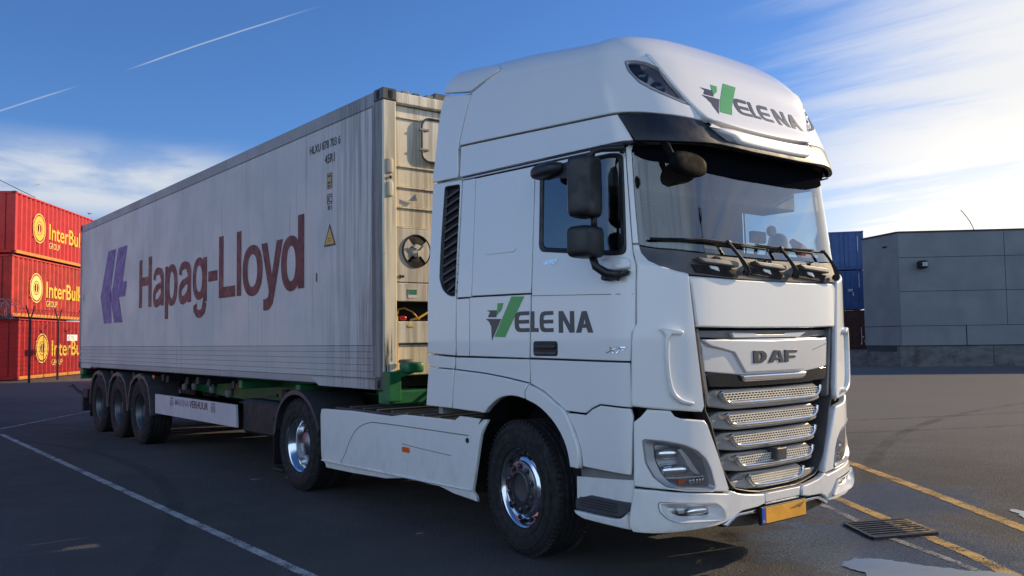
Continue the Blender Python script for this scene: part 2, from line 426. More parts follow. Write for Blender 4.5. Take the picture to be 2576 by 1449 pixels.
# ================================================================== GROUND
def asphalt():
    m = bpy.data.materials.new('asphalt'); m.use_nodes = True; t = NT(m.node_tree); b = t.n['Principled BSDF']
    tc = t.add('ShaderNodeTexCoord').outputs['Object']
    big = t.noise(tc, .22, 5, .6, .6); mid = t.noise(tc, 1.6, 5, .65); fine = t.noise(tc, 120, 3, .7); grit = t.noise(tc, 150, 2, .6); agg = t.noise(tc, 46, 3, .75)
    streak = t.noise(t.scale(tc, (.5, .06, 1)), 2.0, 4, .6)
    base = t.mix(t.ss(big, .3, .72), (.046, .045, .046, 1), (.080, .078, .076, 1))
    base = t.mix(t.ss(mid, .42, .75, 0, .5), base, (.104, .100, .095, 1))
    base = t.mix(t.ss(streak, .5, .8, 0, .35), base, (.045, .045, .047, 1))
    # paler worn concrete further off, towards the warehouse
    sx = t.add('ShaderNodeSeparateXYZ'); t.link(tc, sx.inputs[0])
    far = t.math('ADD', t.math('MULTIPLY', sx.outputs[0], .72), t.math('MULTIPLY', sx.outputs[1], .30))
    base = t.mix(t.ss(t.math('ADD', far, t.math('MULTIPLY', t.math('SUBTRACT', big, .5), 6)), 3.2, 9.0, 0, .72), base, (.165, .155, .142, 1))
    v = t.add('ShaderNodeTexVoronoi'); t.link(tc, v.inputs['Vector']); v.inputs['Scale'].default_value = 62
    base = t.mix(t.ss(v.outputs['Distance'], .32, .12, 0, .65), base, t.mix(t.ss(grit, .52, .70), (.040, .039, .038, 1), (.36, .34, .31, 1)))
    base = t.mix(t.ss(fine, .45, .8, 0, .4), base, (.19, .18, .165, 1))
    scuff = t.noise(t.scale(tc, (3.2, .10, 1)), 1.6, 5, .6); base = t.mix(t.ss(scuff, .58, .78, 0, .5), base, (.030, .030, .031, 1))
    oil = t.noise(tc, 1.1, 6, .7); base = t.mix(t.ss(oil, .66, .74, 0, .55), base, (.022, .022, .023, 1))
    # curved tyre tracks
    for cx_, cy_, R_, w_ in ((16., -20., 24.6, .13), (16., -20., 22.6, .12), (22., 30., 27.5, .14), (22., 30., 29.4, .12), (-16., 9., 14.0, .12), (-16., 9., 12.1, .11)):
        dr = t.math('ABSOLUTE', t.math('SUBTRACT', t.vmath('LENGTH', t.vmath('SUBTRACT', tc, (cx_, cy_, 0))), R_))
        base = t.mix(t.math('MULTIPLY', t.ss(dr, w_, w_*.5), t.ss(mid, .38, .62, .1, .55)), base, (.026, .026, .027, 1))
    # wet ground round the drain
    wob = t.math('MULTIPLY', t.math('SUBTRACT', t.noise(tc, 2.2, 8, .72), .5), 1.7)
    d1 = t.vmath('LENGTH', t.scale(t.vmath('SUBTRACT', tc, (.95, -.35, 0)), (.75, .72, 1)))
    d2 = t.vmath('LENGTH', t.scale(t.vmath('SUBTRACT', tc, (2.9, .65, 0)), (.55, .85, 1)))
    d3 = t.vmath('LENGTH', t.scale(t.vmath('SUBTRACT', tc, (-2.35, .35, 0)), (.9, .55, 1)))
    d4 = t.vmath('LENGTH', t.scale(t.vmath('SUBTRACT', tc, (.55, -1.0, 0)), (1.25, .80, 1)))
    ringw = t.ss(t.math('ADD', d4, t.math('MULTIPLY', wob, .25)), 1.0, .60)
    wet = t.math('MAXIMUM', ringw, t.math('MAXIMUM', t.ss(t.math('ADD', d1, wob), 1.25, .45, 0, .95), t.ss(t.math('ADD', d2, wob), 1.05, .35, 0, .9)))
    stain = t.ss(t.math('ADD', d3, t.math('MULTIPLY', wob, .35)), .62, .56, 0, .7)
    base = t.mix(t.math('MAXIMUM', t.math('MULTIPLY', wet, .62), stain), base, (.016, .016, .018, 1))
    # fine cracks
    cn_ = t.add('ShaderNodeTexNoise'); t.link(tc, cn_.inputs['Vector']); cn_.inputs['Scale'].default_value = .9; cn_.inputs['Detail'].default_value = 5; t.crack = cn_.outputs['Color']
    cv_ = t.add('ShaderNodeTexVoronoi', feature='DISTANCE_TO_EDGE'); t.put(cv_.inputs['Vector'], t.vmath('ADD', tc, t.vmath('MULTIPLY', t.crack, (1.6, 1.6, 0)))); cv_.inputs['Scale'].default_value = .16
    base = t.mix(t.math('MULTIPLY', t.ss(cv_.outputs['Distance'], .0016, .0005), t.ss(mid, .5, .62, 0, .6)), base, (.03, .03, .03, 1))
    t.put(b.inputs['Base Color'], base)
    ro = t.math('ADD', t.ss(wet, 0, 1, .86, .20), t.math('MULTIPLY', t.ss(agg, .42, .62, 0, .32), wet)); ro = t.math('SUBTRACT', ro, t.math('MULTIPLY', ringw, .16)); t.put(b.inputs['Roughness'], ro)
    b.inputs['Specular IOR Level'].default_value = .38
    bn = t.add('ShaderNodeBump'); bn.inputs['Distance'].default_value = .012; t.put(bn.inputs['Strength'], t.math('SUBTRACT', t.ss(wet, 0, 1, .70, .50), t.math('MULTIPLY', ringw, .22)))
    hgt = t.math('ADD', t.math('MULTIPLY', v.outputs['Distance'], -.9), t.math('ADD', t.math('MULTIPLY', fine, .8), t.math('ADD', t.math('MULTIPLY', agg, 1.6), t.math('MULTIPLY', t.noise(tc, 14, 4), 1.0))))
    t.put(bn.inputs['Height'], hgt); t.link(bn.outputs[0], b.inputs['Normal'])
    return m
ASPHALT = asphalt()
def paint(name, col, wear=.5):
    """road paint with worn patches that let the asphalt through"""
    m = bpy.data.materials.new(name); m.use_nodes = True; t = NT(m.node_tree); b = t.n['Principled BSDF']; out = t.n['Material Output']
    tc = t.add('ShaderNodeTexCoord').outputs['Object']
    t.put(b.inputs['Base Color'], t.mix(t.ss(t.noise(tc, 3, 5, .7), .35, .7), C4(col), C4([c*.62 for c in col]))); b.inputs['Roughness'].default_value = .8
    k = t.math('ADD', t.math('MULTIPLY', t.noise(tc, 60, 4, .7), .6), t.math('MULTIPLY', t.noise(tc, 3.5, 5, .6), .4))
    # the edge crumbles first: distance across the stripe is kept in the uv map
    uv = t.add('ShaderNodeUVMap', uv_map='across').outputs[0]; su = t.add('ShaderNodeSeparateXYZ'); t.link(uv, su.inputs[0])
    edge = t.ss(t.math('ABSOLUTE', su.outputs[0]), .55, 1.0, 0, .30)
    tr = t.add('ShaderNodeBsdfTransparent'); mx = t.add('ShaderNodeMixShader')
    t.put(mx.inputs[0], t.ss(t.math('SUBTRACT', t.math('ADD', k, edge), 1-wear), -.02, .10)); t.link(b.outputs[0], mx.inputs[1]); t.link(tr.outputs[0], mx.inputs[2]); t.link(mx.outputs[0], out.inputs[0])
    return m
YPAINT = paint('yellow_road_paint', (.56, .35, .10), .50); WPAINT = paint('white_road_paint', (.52, .51, .50), .50); FAINT = paint('faded_white_paint', (.34, .33, .31), .535)

def gsheet(name, pts, z, m): return mk(name, [(x, y, z) for x, y in pts], [tuple(range(len(pts)))], m)
g = struct(gsheet('ground', [(-900, -900), (900, -900), (900, 900), (-900, 900)], 0, ASPHALT))
def stripe(name, P, wd, m, z=.004):
    P = np.array(P, float); out = [P[0]]
    for a, b in zip(P[:-1], P[1:]):
        n = max(1, int(np.linalg.norm(b-a)/.4)); out += [a+(b-a)*(k+1)/n for k in range(n)]
    P = np.array(out); n = len(P); t = np.gradient(P, axis=0); t /= np.linalg.norm(t, axis=1)[:, None]; q = np.stack([-t[:, 1], t[:, 0]], 1)
    V = []; F = []; rows = (-1, -.33, .33, 1)
    for i in range(n):
        jit = random.uniform(-.05, .05)
        for u in rows: V.append((*(P[i]+q[i]*u*wd/2*(1+jit)), z))
    for i in range(n-1):
        for j in range(3): F.append((i*4+j, (i+1)*4+j, (i+1)*4+j+1, i*4+j+1))
    F = [f[::-1] for f in F]
    o = mk(name, V, F, m); uvl = o.data.uv_layers.new(name='across')
    for l in o.data.loops: uvl.data[l.index].uv = (rows[l.vertex_index % 4], 0)
    return struct(o)
stripe('parking_line', [(-2.66, -1.0), (-2.66, 1.85), (-2.70, 14.6)], .13, WPAINT)
stripe('bay_line', [(-2.75, 15.5), (-.16, 19.3), (6.0, 28.4)], .12, WPAINT)
stripe('yellow_line', [(14.0, 13.3), (5.05, 2.40), (3.55, .53), (2.50, -.72), (.6, -3.0)], .20, YPAINT)
stripe('yellow_line', [(2.02, .20), (2.60, 1.03), (11.2, 12.4)][::-1], .165, YPAINT)
stripe('yellow_line', [(1.64, -.34), (1.28, -.85), (.95, -1.23), (-.2, -2.7)], .175, YPAINT)
stripe('faded_line', [(2.25, 1.02), (1.62, .12)], .12, FAINT)
stripe('faded_line', [(1.36, -.2), (1.0, -.85), (.6, -1.5)], .11, FAINT)

# puddle: flat clear water over dark ground
def water():
    m = bpy.data.materials.new('puddle_water'); m.use_nodes = True; t = NT(m.node_tree); b = t.n['Principled BSDF']
    tc = t.add('ShaderNodeTexCoord').outputs['Object']
    t.put(b.inputs['Base Color'], t.mix(t.ss(t.noise(tc, 4, 4), .4, .7), (.030, .032, .034, 1), (.05, .05, .048, 1)))
    b.inputs['Roughness'].default_value = .03; b.inputs['IOR'].default_value = 1.33; b.inputs['Specular IOR Level'].default_value = .9
    bn = t.add('ShaderNodeBump'); bn.inputs['Strength'].default_value = .03; bn.inputs['Distance'].default_value = .01; t.put(bn.inputs['Height'], t.noise(tc, 9, 2)); t.link(bn.outputs[0], b.inputs['Normal'])
    return m
WATER = water()
def wob(P, a, seed):
    rr = random.Random(seed); P = dens(np.array(P), .022); n = len(P); t = np.linspace(0, 2*math.pi, n, endpoint=False); r = np.zeros(n)
    for k in (7, 13, 19, 29, 43, 61, 83): r += a*1.9/(k**.45)*np.sin(k*t+rr.uniform(0, 6.3))
    q = np.roll(P, -1, 0)-np.roll(P, 1, 0); q /= np.linalg.norm(q, axis=1)[:, None]
    return [tuple(p) for p in P+np.stack([-q[:, 1], q[:, 0]], 1)*(r+np.array([rr.uniform(-.004, .004) for _ in range(n)]))[:, None]]
pl_ = spl([(.25, -.55), (.33, -.38), (.51, -.33), (.66, -.42), (.69, -.58), (.76, -.80), (.83, -1.01), (.96, -1.30), (.9, -1.9), (.3, -2.2), (-.15, -1.7), (-.05, -1.0), (.25, -.55)], 7)[:-1]
struct(gsheet('puddle', wob(pl_[::-1], .012, 3), .006, WATER))
pl2 = spl([(2.30, -.86), (2.62, -.80), (2.95, -.55), (3.25, -.32), (3.2, -.55), (2.9, -.95), (2.5, -1.25), (2.2, -1.2), (2.30, -.86)], 6)[:-1]
struct(gsheet('puddle', wob(pl2, .012, 5)[::-1], .0062, WATER))

# drain grate by the yellow line
IRON = mat('cast_iron', (.035, .033, .032), .55, metal=.6, var=.3, vscale=20, bump=.2, bscale=90, col2=(.075, .07, .065))
IRONY = mat('painted_iron', (.05, .045, .04), .6, var=.3, vscale=9, col2=(.50, .31, .09), dirt=((.03, .03, .03), 8, (1, 1, 1), .5, .62))
dc_ = np.array((1.67, -.005)); ux = np.array((.52, -.235)); uy = np.array((-.31, -.425))
gr = thing('drain_grate', 'cast iron drain grate crossed by the worn yellow line beside the puddle', 'grate', (dc_[0], dc_[1], 0))
def gp(a, b, z): p = dc_+ux*a+uy*b; return (p[0], p[1], z)
def gbox(name, a0, a1, b0, b1, z0, z1, m):
    V = [gp(a, b, z) for z in (z0, z1) for a, b in ((a0, b0), (a1, b0), (a1, b1), (a0, b1))]
    return mk(name, V, [(3, 2, 1, 0), (4, 5, 6, 7), (0, 1, 5, 4), (1, 2, 6, 5), (2, 3, 7, 6), (3, 0, 4, 7)][::1], m, gr)
gbox('pit', -.5, .5, -.5, .5, .0005, .0065, GAPBLACK)
gbox('frame', -.53, .53, -.55, -.48, .001, .019, IRON); gbox('frame', -.53, .53, .48, .55, .001, .019, IRON)
gbox('frame', -.55, -.49, -.48, .48, .001, .018, IRON); gbox('frame', .49, .55, -.48, .48, .001, .018, IRONY)
for i in range(7):
    b0 = -.41+i*.137; gbox('bar', -.49, .12, b0-.028, b0+.028, .007, .016, IRON); gbox('bar', .12, .49, b0-.028, b0+.028, .007, .016, IRONY)
gbox('cross_bar', .11, .14, -.48, .48, .0068, .014, IRON)

# ================================================================== BACKGROUND
# ---- grey warehouse on a low concrete wall, right
WALLM = mat('grey_cladding', (.165, .185, .205), .55, var=.08, vscale=.7, bump=.02, bscale=20)
JOINT = mat('dark_joint', (.03, .034, .04), .7, var=.2)
CONC = mat('plinth_concrete', (.12, .122, .125), .85, var=.25, vscale=1.2, bump=.15, bscale=14, stretch=(1, 1, 3), dirt=((.05, .05, .05), 1.6, (1, 1, .4), .52, .72))
wc = np.array((36.95, 18.1)); wd = np.array((4.2, -4.25)); wd /= np.linalg.norm(wd); wn = np.array((-wd[1], wd[0]))*-1  # wn faces camera
if np.dot(wn, np.array(CAM[:2])-wc) < 0: wn = -wn
le = np.array((38.41, 20.83)); ld = (le-wc)/np.linalg.norm(le-wc); ln_ = np.array((-ld[1], ld[0]))
if np.dot(ln_, np.array(CAM[:2])-wc) < 0: ln_ = -ln_
WH = thing('warehouse', 'grey panel-clad warehouse with flat roof at the right edge', 'warehouse', (wc[0], wc[1], 0))
END = wc+wd*46; BK = END-wn*22; LE = wc+ld*3.1; LB = LE+np.array((18., 7.4))
mk('wall_core', [(p[0], p[1], z) for z in (.72, 6.66) for p in (wc-wn*.06-ln_*.06, END-wn*.06, BK, LB, LE-ln_*.06)], [(0, 1, 6, 5), (1, 2, 7, 6), (2, 3, 8, 7), (3, 4, 9, 8), (4, 0, 5, 9), (5, 6, 7, 8, 9)], JOINT, WH)
def wpan(base, d, n, a0, a1, z0, z1, m, name='cladding_panel', t=.05, out=.0):
    P = [base+d*a for a in (a0, a1)]; V = []
    for o in (out, out-t):
        for z in (z0, z1):
            for p in P: q = p+n*o; V.append((q[0], q[1], z))
    return mk(name, V, [(0, 1, 3, 2), (4, 6, 7, 5), (0, 4, 5, 1), (2, 3, 7, 6), (0, 2, 6, 4), (1, 5, 7, 3)], m, WH)
zr = [1.05, 2.02, 3.75, 5.45, 6.72]
cols = [0, 5.05]+[5.05+5.6*k for k in range(1, 8)]
for a0, a1 in zip(cols[:-1], cols[1:]):
    for z0, z1 in zip(zr[1:-1], zr[2:]): wpan(wc, wd, wn, a0+.012, a1-.012, z0+.012, z1-.012, WALLM)
for k in range(14): wpan(wc, wd, wn, k*3.1+.015+.02, k*3.1+3.1-.015, zr[0], zr[1]-.012, WALLM, 'base_panel')
for a0, a1 in ((0.02, 3.1),):
    for z0, z1 in ((1.05, 2.02), (2.04, 6.70)): wpan(wc, ld, ln_, a0, a1, z0, z1-.012, WALLM)
mb = MB()
for base, d, n, a1 in ((wc, wd, wn, 45), (wc, ld, ln_, 3.1)):
    P0, P1 = base-n*.1, base+d*a1-n*.1; mb.beam((*P0, 6.74), (*P1, 6.74), .34, .07)
mb.build('roof_trim', JOINT, WH)
lp = wc+wd*1.05+wn*.03
mb = MB(); q = lp+wn*.18; mb.beam((*lp, 5.08), (*q, 5.10), .06, .06); mb.sq(np.array((*(lp+wn*.28), 5.06)), (.20, .30, .20), .4, .4, M=rotz(math.atan2(wd[1], wd[0])))
wl = mb.build('wall_lamp', GAPBLACK, WH, angle=40)
mk('lamp_glass', [(*(lp+wn*.60+wd*a), 5.06+b) for a, b in ((-.10, -.10), (.14, -.10), (.14, .10), (-.10, .10))], [(0, 1, 2, 3)], mat('lamp_face', (.32, .35, .37), .2, var=.1), wl)
mk('vent', [(*(wc+ld*.9+ln_*(o)), 6.05+b) for o in (.03,) for a, b in ((0, 0),)]+[(*(wc+ld*1.25+ln_*.03), 6.05), (*(wc+ld*1.25+ln_*.03), 6.14), (*(wc+ld*.9+ln_*.03), 6.14)], [(0, 1, 2, 3)], GAPBLACK, WH)
ap = wc+wd*3.75-wn*.15
am = MB().tube([(ap[0]-.62*wd[0]*(t**1.6), ap[1]-.62*wd[1]*(t**1.6), 6.6+1.2*t) for t in np.linspace(0, 1, 9)], .022, 6).build('whip_antenna', GAPBLACK)
tag(am, 'thin bent dark rod rising from the warehouse roof', 'antenna')
# raised yard and retaining wall
rw0, rw1 = LE+ln_*.5-ld*0, wc+wd*46+wn*.45
cor = wc+wn*.5+ln_*.4
mb = MB()
for p, q in ((np.array((38.9, 33.)), np.array((37.2, 21.2))),): pass
RW = thing('retaining_wall', 'low stained concrete wall along the foot of the warehouse', 'wall', (cor[0], cor[1], 0))
def wallseg(p, q, h):
    d = (q-p)/np.linalg.norm(q-p); n = np.array((d[1], -d[0])); 
    if np.dot(n, np.array(CAM[:2])-p) < 0: n = -n
    L_ = np.linalg.norm(q-p); k = max(1, int(round(L_/4.2)))
    for i in range(k):
        a, b = p+d*(L_*i/k+.012), p+d*(L_*(i+1)/k-.012)
        V = [(*(x+n*o), z) for o in (0, -.45) for z in (-.3, h) for x in (a, b)]
        mk('wall_section', V, [(0, 1, 3, 2), (4, 6, 7, 5), (0, 4, 5, 1), (2, 3, 7, 6), (0, 2, 6, 4), (1, 5, 7, 3)], CONC, RW)
A_ = wc+wn*.35+wd*(-.2); B_ = A_+wd*44; C_ = A_+np.array((2.2, 9.5)); D_ = C_+np.array((9, 22))
wallseg(A_, B_, 1.0); wallseg(A_, C_, .74); wallseg(C_, D_, .74)
struct(mk('raised_yard', [(*p, .66) for p in (A_-wn*.2+ld*.0, C_+np.array((.3, 0)), D_+np.array((.3, 0)), D_+np.array((90, 10)), B_+np.array((60, 20)), B_-wn*.3)], [(0, 5, 4, 3, 2, 1)], CONC))

# ---- shipping containers
def corr_container(name, label, cat, group, origin, ang, L_=12.19, W_=2.44, H_=2.59, paintm=None, railm=None, endm=None, detail=True, pitch=.48, dep=.12):
    """corrugated steel container: origin = near-left bottom corner, long side runs along +u, width along +v"""
    o = thing(name, label, cat, origin, group, rz=ang)
    def part(nm, mb_, m): 
        ob = mb_.build(nm, m); ob.parent = o; return ob
    fr = MB(); p = .16
    for u in (0, L_-p):
        for v in (0, W_-p): fr.box((u, v, .12), (u+p, v+p, H_-.12), .01)
    part('corner_post', fr, railm or paintm) if False else None
    for u in (0, L_-p):
        for v in (0, W_-p): part('corner_post', MB().box((u, v, .118), (u+p, v+p, H_-.118), .012), paintm)
    for u in (-.012, L_-.168):
        for v in (-.012, W_-.168):
            for z in (0, H_-.118): part('corner_casting', MB().box((u, v, z), (u+.18, v+.18, z+.118), .012), endm or paintm)
    for v in (0.01, W_-.09):
        part('bottom_rail', MB().box((p, v, .02), (L_-p, v+.08, .17), .008), railm or paintm); part('top_rail', MB().box((p, v, H_-.09), (L_-p, v+.08, H_-.02), .008), paintm)
    # corrugated sides
    for side_, v0, sg in (('side_wall', .03, 1), ('side_wall', W_-.03, -1)):
        V = []; F = []; u = p; prof = []
        k = int((L_-2*p)/pitch); pw = (L_-2*p)/k
        for i in range(k):
            a = p+i*pw; prof += [(a, 0), (a+pw*.26, 0), (a+pw*.5, dep), (a+pw*.76, dep)]
        prof.append((L_-p, 0))
        for a, d in prof: V += [(a, v0+sg*d, .17), (a, v0+sg*d, H_-.09)]
        for i in range(len(prof)-1): F.append((2*i, 2*i+2, 2*i+3, 2*i+1) if sg > 0 else (2*i, 2*i+1, 2*i+3, 2*i+2))
        ob = mk(side_, V, F, paintm); ob.parent = o
    # ends: door leaves with lock rods at u=0, corrugated bulkhead at the other end
    for v0, v1 in ((p, W_/2-.008), (W_/2+.008, W_-p)):
        dr = part('door', MB().box((.03, v0, .17), (.075, v1, H_-.12), .01), paintm)
        if detail:
            for vv in (v0+.28, v1-.28): 
                ob = MB().tube([(.01, vv, .16), (.01, vv, H_-.11)], .018, 6).build('lock_rod', endm or paintm, None); ob.parent = dr
    part('door_header', MB().box((.01, p, H_-.12), (.1, W_-p, H_-.01), .008), paintm); part('door_sill', MB().box((.01, p, .02), (.1, W_-p, .168), .008), paintm)
    part('end_wall', MB().box((L_-.10, p, .1), (L_-.05, W_-p, H_-.05)), paintm)
    V = []; F = []; nr = 24
    part('roof', MB().box((.1, .09, H_-.055), (L_-.1, W_-.09, H_-.03)), paintm)
    return o
RED = mat('red_container_paint', (.60, .022, .015), .5, coat=.1, var=.12, vscale=3, dirt=((.20, .03, .02), 2.2, (1, 1, .3), .60, .82))
REDB = mat('faded_red_paint', (.54, .040, .026), .6, var=.2, vscale=2, dirt=((.24, .05, .03), 1.8, (1, 1, .25), .52, .75)); REDC = mat('deep_red_paint', (.47, .014, .012), .45, coat=.1, var=.12, vscale=2, dirt=((.16, .03, .02), 3, (1, 1, .3), .58, .8))
REDD = mat('dark_red_steel', (.22, .015, .012), .55, var=.2)
ORAIL = mat('orange_rail', (.62, .25, .035), .55, var=.15, vscale=5)
YEL = mat('decal_yellow', (.85, .52, .04), .55, var=.1); YELL = mat('decal_pale_yellow', (.85, .66, .22), .55, var=.1)
ra = math.radians(57.6); ru = np.array((math.cos(ra), math.sin(ra))); rv = np.array((-math.sin(ra), math.cos(ra)))
RO = np.array((1.85, 41.7))-ru*.55
def red_decals(o, pale, z0, oval, full):
    def pt(u, z, d=.0): return (u, .03-.012-d, z)
    cx, cz = 2.62, z0
    def ring(nm, r0x, r0z, r1x, r1z, m, d=0.):
        n = 28; V = []; F = []
        for i in range(n):
            a = 2*math.pi*i/n
            for rx, rz in ((r0x, r0z), (r1x, r1z)): V.append(pt(cx+rx*math.cos(a), cz+rz*math.sin(a), d))
        for i in range(n): F.append((2*i, 2*i+1, 2*((i+1) % n)+1, 2*((i+1) % n)))
        ob = mk(nm, V, F, m); ob.parent = o
    lm = YELL if pale else YEL
    ring('logo_outer_ring', .72, .72, .67, .67, YELL); ring('logo_disc_ring', .60, .60, .34, .34, lm); ring('logo_inner_ring', .30, .30, .23, .23, YELL)
    ob = MB().raw([pt(cx-.05, cz-.2), pt(cx+.03, cz-.2), pt(cx+.03, cz+.22), pt(cx-.05, cz+.16)], [(0, 1, 2, 3)]).build('logo_bar', YELL); ob.parent = o
    V, F = text2d('InterBulk', .012); V = V*np.array((4.7, .80))
    ob = mk('lettering', [pt(3.75+x, z0-.42+y) for x, y in V], F, YEL); ob.parent = o
    V, F = text2d('GROUP', .0); V = V*np.array((1.3, .30))
    ob = mk('lettering', [pt(3.78+x, z0-.86+y) for x, y in V], F, YELL); ob.parent = o
H_ = 2.86
rl = ['red corrugated container lowest in the stack, behind the wire fence', 'red corrugated container in the middle of the red stack', 'red corrugated container on top of the red stack']
for k in range(3):
    oc = (RO + ru*(-.12 if k == 1 else (.0 if k == 2 else .55)) + rv*(0.04 if k == 1 else 0))
    o = corr_container('shipping_container', rl[k], 'container', 'red containers stacked at the left', (oc[0], oc[1], .02+k*(H_+.055)), ra, H_=H_, paintm=(REDC, REDB, RED)[k], railm=ORAIL, endm=REDD)
    red_decals(o, k == 1, 1.45, 0, 0)
o2 = RO+rv*2.62-ru*.35
for k, lb in enumerate(['dark end of a red container at the left edge, lowest', 'dark end of a red container at the left edge, middle', 'dark end of a red container at the left edge, on top']):
    corr_container('shipping_container', lb, 'container', 'red containers behind the front stack', (o2[0], o2[1], .02+k*(H_+.055)), ra, H_=H_, paintm=RED, railm=ORAIL, endm=REDD)
# a third red stack, off to the left of the view, that throws red light on the trailer
for k, lb in enumerate(['red container at the bottom of the stack facing the trailer from the left', 'red container in the middle of the stack facing the trailer from the left', 'red container on top of the stack facing the trailer from the left']):
    corr_container('shipping_container', lb, 'container', 'red containers facing the trailer', (-11.6, 24.5, .02+k*(H_+.055)), math.pi/2, H_=H_, paintm=RED, railm=ORAIL, endm=REDD)
# lattice mast whose mirror image stands in the windscreen
mp_ = np.array((39.2, -44.8)); FM = thing('floodlight_mast', 'thin lattice floodlight mast mirrored in the left half of the windscreen', 'mast', (mp_[0], mp_[1], 0))
STEELG = mat('mast_steel', (.05, .055, .06), .6, var=.2)
mleg = [(.62, .62), (-.62, .62), (-.62, -.62), (.62, -.62)]; hm = 20.6
def mpt(i, z): f = 1-.30*z/hm; return (mp_[0]+mleg[i % 4][0]*f, mp_[1]+mleg[i % 4][1]*f, z)
for i in range(4): MB().tube([mpt(i, 0), mpt(i, hm)], .075, 5).build('leg', STEELG, FM)
mb = MB()
for k in range(14):
    for i in range(4):
        z0, z1 = hm*k/14, hm*(k+1)/14; mb.tube([mpt(i, z0), mpt(i+1, z1)], .04, 4); mb.tube([mpt(i, z1), mpt(i+1, z1)], .035, 4)
mb.build('bracing', STEELG, FM)['kind'] = 'stuff'
MB().box((mp_[0]-.9, mp_[1]-.9, hm), (mp_[0]+.9, mp_[1]+.9, hm+.12)).build('platform', STEELG, FM)
for i, (a, b) in enumerate(((-.8, -.8), (.8, -.8), (-.8, .8), (.8, .8), (0, -.9), (-.9, 0))):
    MB().box((mp_[0]+a-.25, mp_[1]+b-.25, hm+.25), (mp_[0]+a+.25, mp_[1]+b+.25, hm+.75+.1*(i % 2)), .05).build('floodlight', STEELG, FM)
BLUE = mat('blue_container_paint', (.018, .075, .24), .5, coat=.1, var=.15, vscale=2)
BROWN = mat('brown_container_paint', (.055, .018, .016), .6, var=.2, vscale=2)
SPECK = mat('decal_white', (.7, .7, .7), .6, var=.1)
ba = math.radians(36)            # door ends turned to the camera
for k, (pm, lb) in enumerate([(BROWN, 'dark brown container under two blue ones beside the warehouse'), (BLUE, 'blue container between a brown and another blue one'), (BLUE, 'blue container on top of the stack by the warehouse')]):
    o = corr_container('shipping_container', lb, 'container', 'containers stacked beside the warehouse', (48.95, 26.65, .67+k*2.64), ba, L_=6.06, H_=2.59, paintm=pm, railm=pm)
    for (v, z, wd_, hh) in ([(.30, .35, .03, 1.1), (.12, .5, .05, .08), (.2, .75, .05, .1), (.06, .35, .05, .1), (.32, .3, .05, .1)] if k == 0 else [(.34, 1.45, .03, .95), (.78, 1.2, .28, .05), (.78, 1.29, .28, .05), (.72, .9, .05, .22), (.05, .8, .06, .10)] if k == 1 else [(.36, 1.25, .03, 1.0)]):
        ob = MB().box((-.02, v, z), (.026, v+wd_, z+hh)).build('marking', SPECK); ob.parent = o

# ---- unseen block added on the far side of the trailer to shade the yard behind
SHADE_BLOCK = mat('shade_block_grey', (.22, .23, .24), .6, var=.1, vscale=1, bump=.05, bscale=10)
sh = thing('shade_block', 'unseen grey block added behind the trailer to shade the yard', 'shade_block', (12, 24, 0))
MB().box((12, 10.2, 0), (13.4, 36, 7.9)).build('wall', SHADE_BLOCK, sh)
mb = MB().box((11.8, 10.0, 7.9), (13.6, 36.2, 8.05)); mb.build('roof', JOINT, sh)
for k in range(4): MB().box((11.93, 14+k*5.6, 0), (11.997, 17.5+k*5.6, 4.2), .01).build('door', JOINT, sh)

# ---- wire fence in front of the red stack
FENCEM = mat('fence_post', (.035, .022, .035), .6, var=.2); WIREM = mat('galvanised_wire', (.34, .31, .30), .45, metal=.7, var=.2)
FO = RO-rv*1.6
fe = thing('wire_fence', 'dark post and mesh fence with coiled razor wire before the red containers', 'fence', (FO[0], FO[1], 0))
fpos = [-5.6, -2.07, .90, 3.85, 6.85, 9.8]
def fpnt(u, z, v=0.): p = FO+ru*u+rv*v; return (p[0], p[1], z)
for u in fpos:
    po = MB().beam(fpnt(u, 0), fpnt(u, 2.72), .085, .085).build('post', FENCEM, fe)
    for sg in (-1, 1): MB().beam(fpnt(u, 2.68), fpnt(u+sg*.42, 3.32), .04, .04).build('arm', FENCEM, po)
for z in np.arange(.15, 2.72, .20): MB().tube([fpnt(fpos[0], z), fpnt(9.8, z)], .0045, 4).build('mesh_wire', FENCEM, fe)
mb = MB()
for u in np.arange(-5.6, 9.8, .10): mb.tube([fpnt(u, .05), fpnt(u, 2.68)], .0022, 3, False)
o = mb.build('mesh_infill', FENCEM, fe); o['kind'] = 'stuff'
# razor wire: coil running along the fence top and away to the left
def coil(u0, u1, v0, v1, z0, r, turns, ph=0):
    n = turns*14; return [fpnt(u0+(u1-u0)*i/n+.02*math.sin(5*i), z0+r*math.sin(2*math.pi*i/14+ph), v0+(v1-v0)*i/n+r*math.cos(2*math.pi*i/14+ph)) for i in range(n+1)]
MB().tube(coil(-3.2, 9.5, 0, 0, 3.0, .20, 34), .006, 4).build('razor_wire', FENCEM, fe)
MB().tube(coil(-7.5, -3.3, .3, .0, 3.13, .40, 8, 1), .013, 4).build('razor_wire', WIREM, fe)
MB().tube(coil(-7.5, -3.3, .3, .1, 3.05, .32, 7, 2), .011, 4).build('razor_wire', WIREM, fe)
MB().tube([fpnt(-7.5, 2.72, .3), fpnt(-2.07, 2.70)], .014, 4).build('top_wire', FENCEM, fe)
sg = thing('direction_sign', 'white arrow sign fixed to the fence before the lowest red container', 'sign', fpnt(2.40, 1.96, -.06), rz=ra)
ob = MB().box((-.62, -.012, -.15), (.62, .012, .15), .006).build('sign_board', SPECK); ob.parent = sg
ob = MB().raw([(-.50, -.016, 0), (-.38, -.016, .13), (-.34, -.016, .11), (-.44, -.016, 0), (-.34, -.016, -.11), (-.38, -.016, -.13)], [(0, 3, 2, 1), (0, 5, 4, 3)]).build('arrow', FENCEM); ob.parent = sg
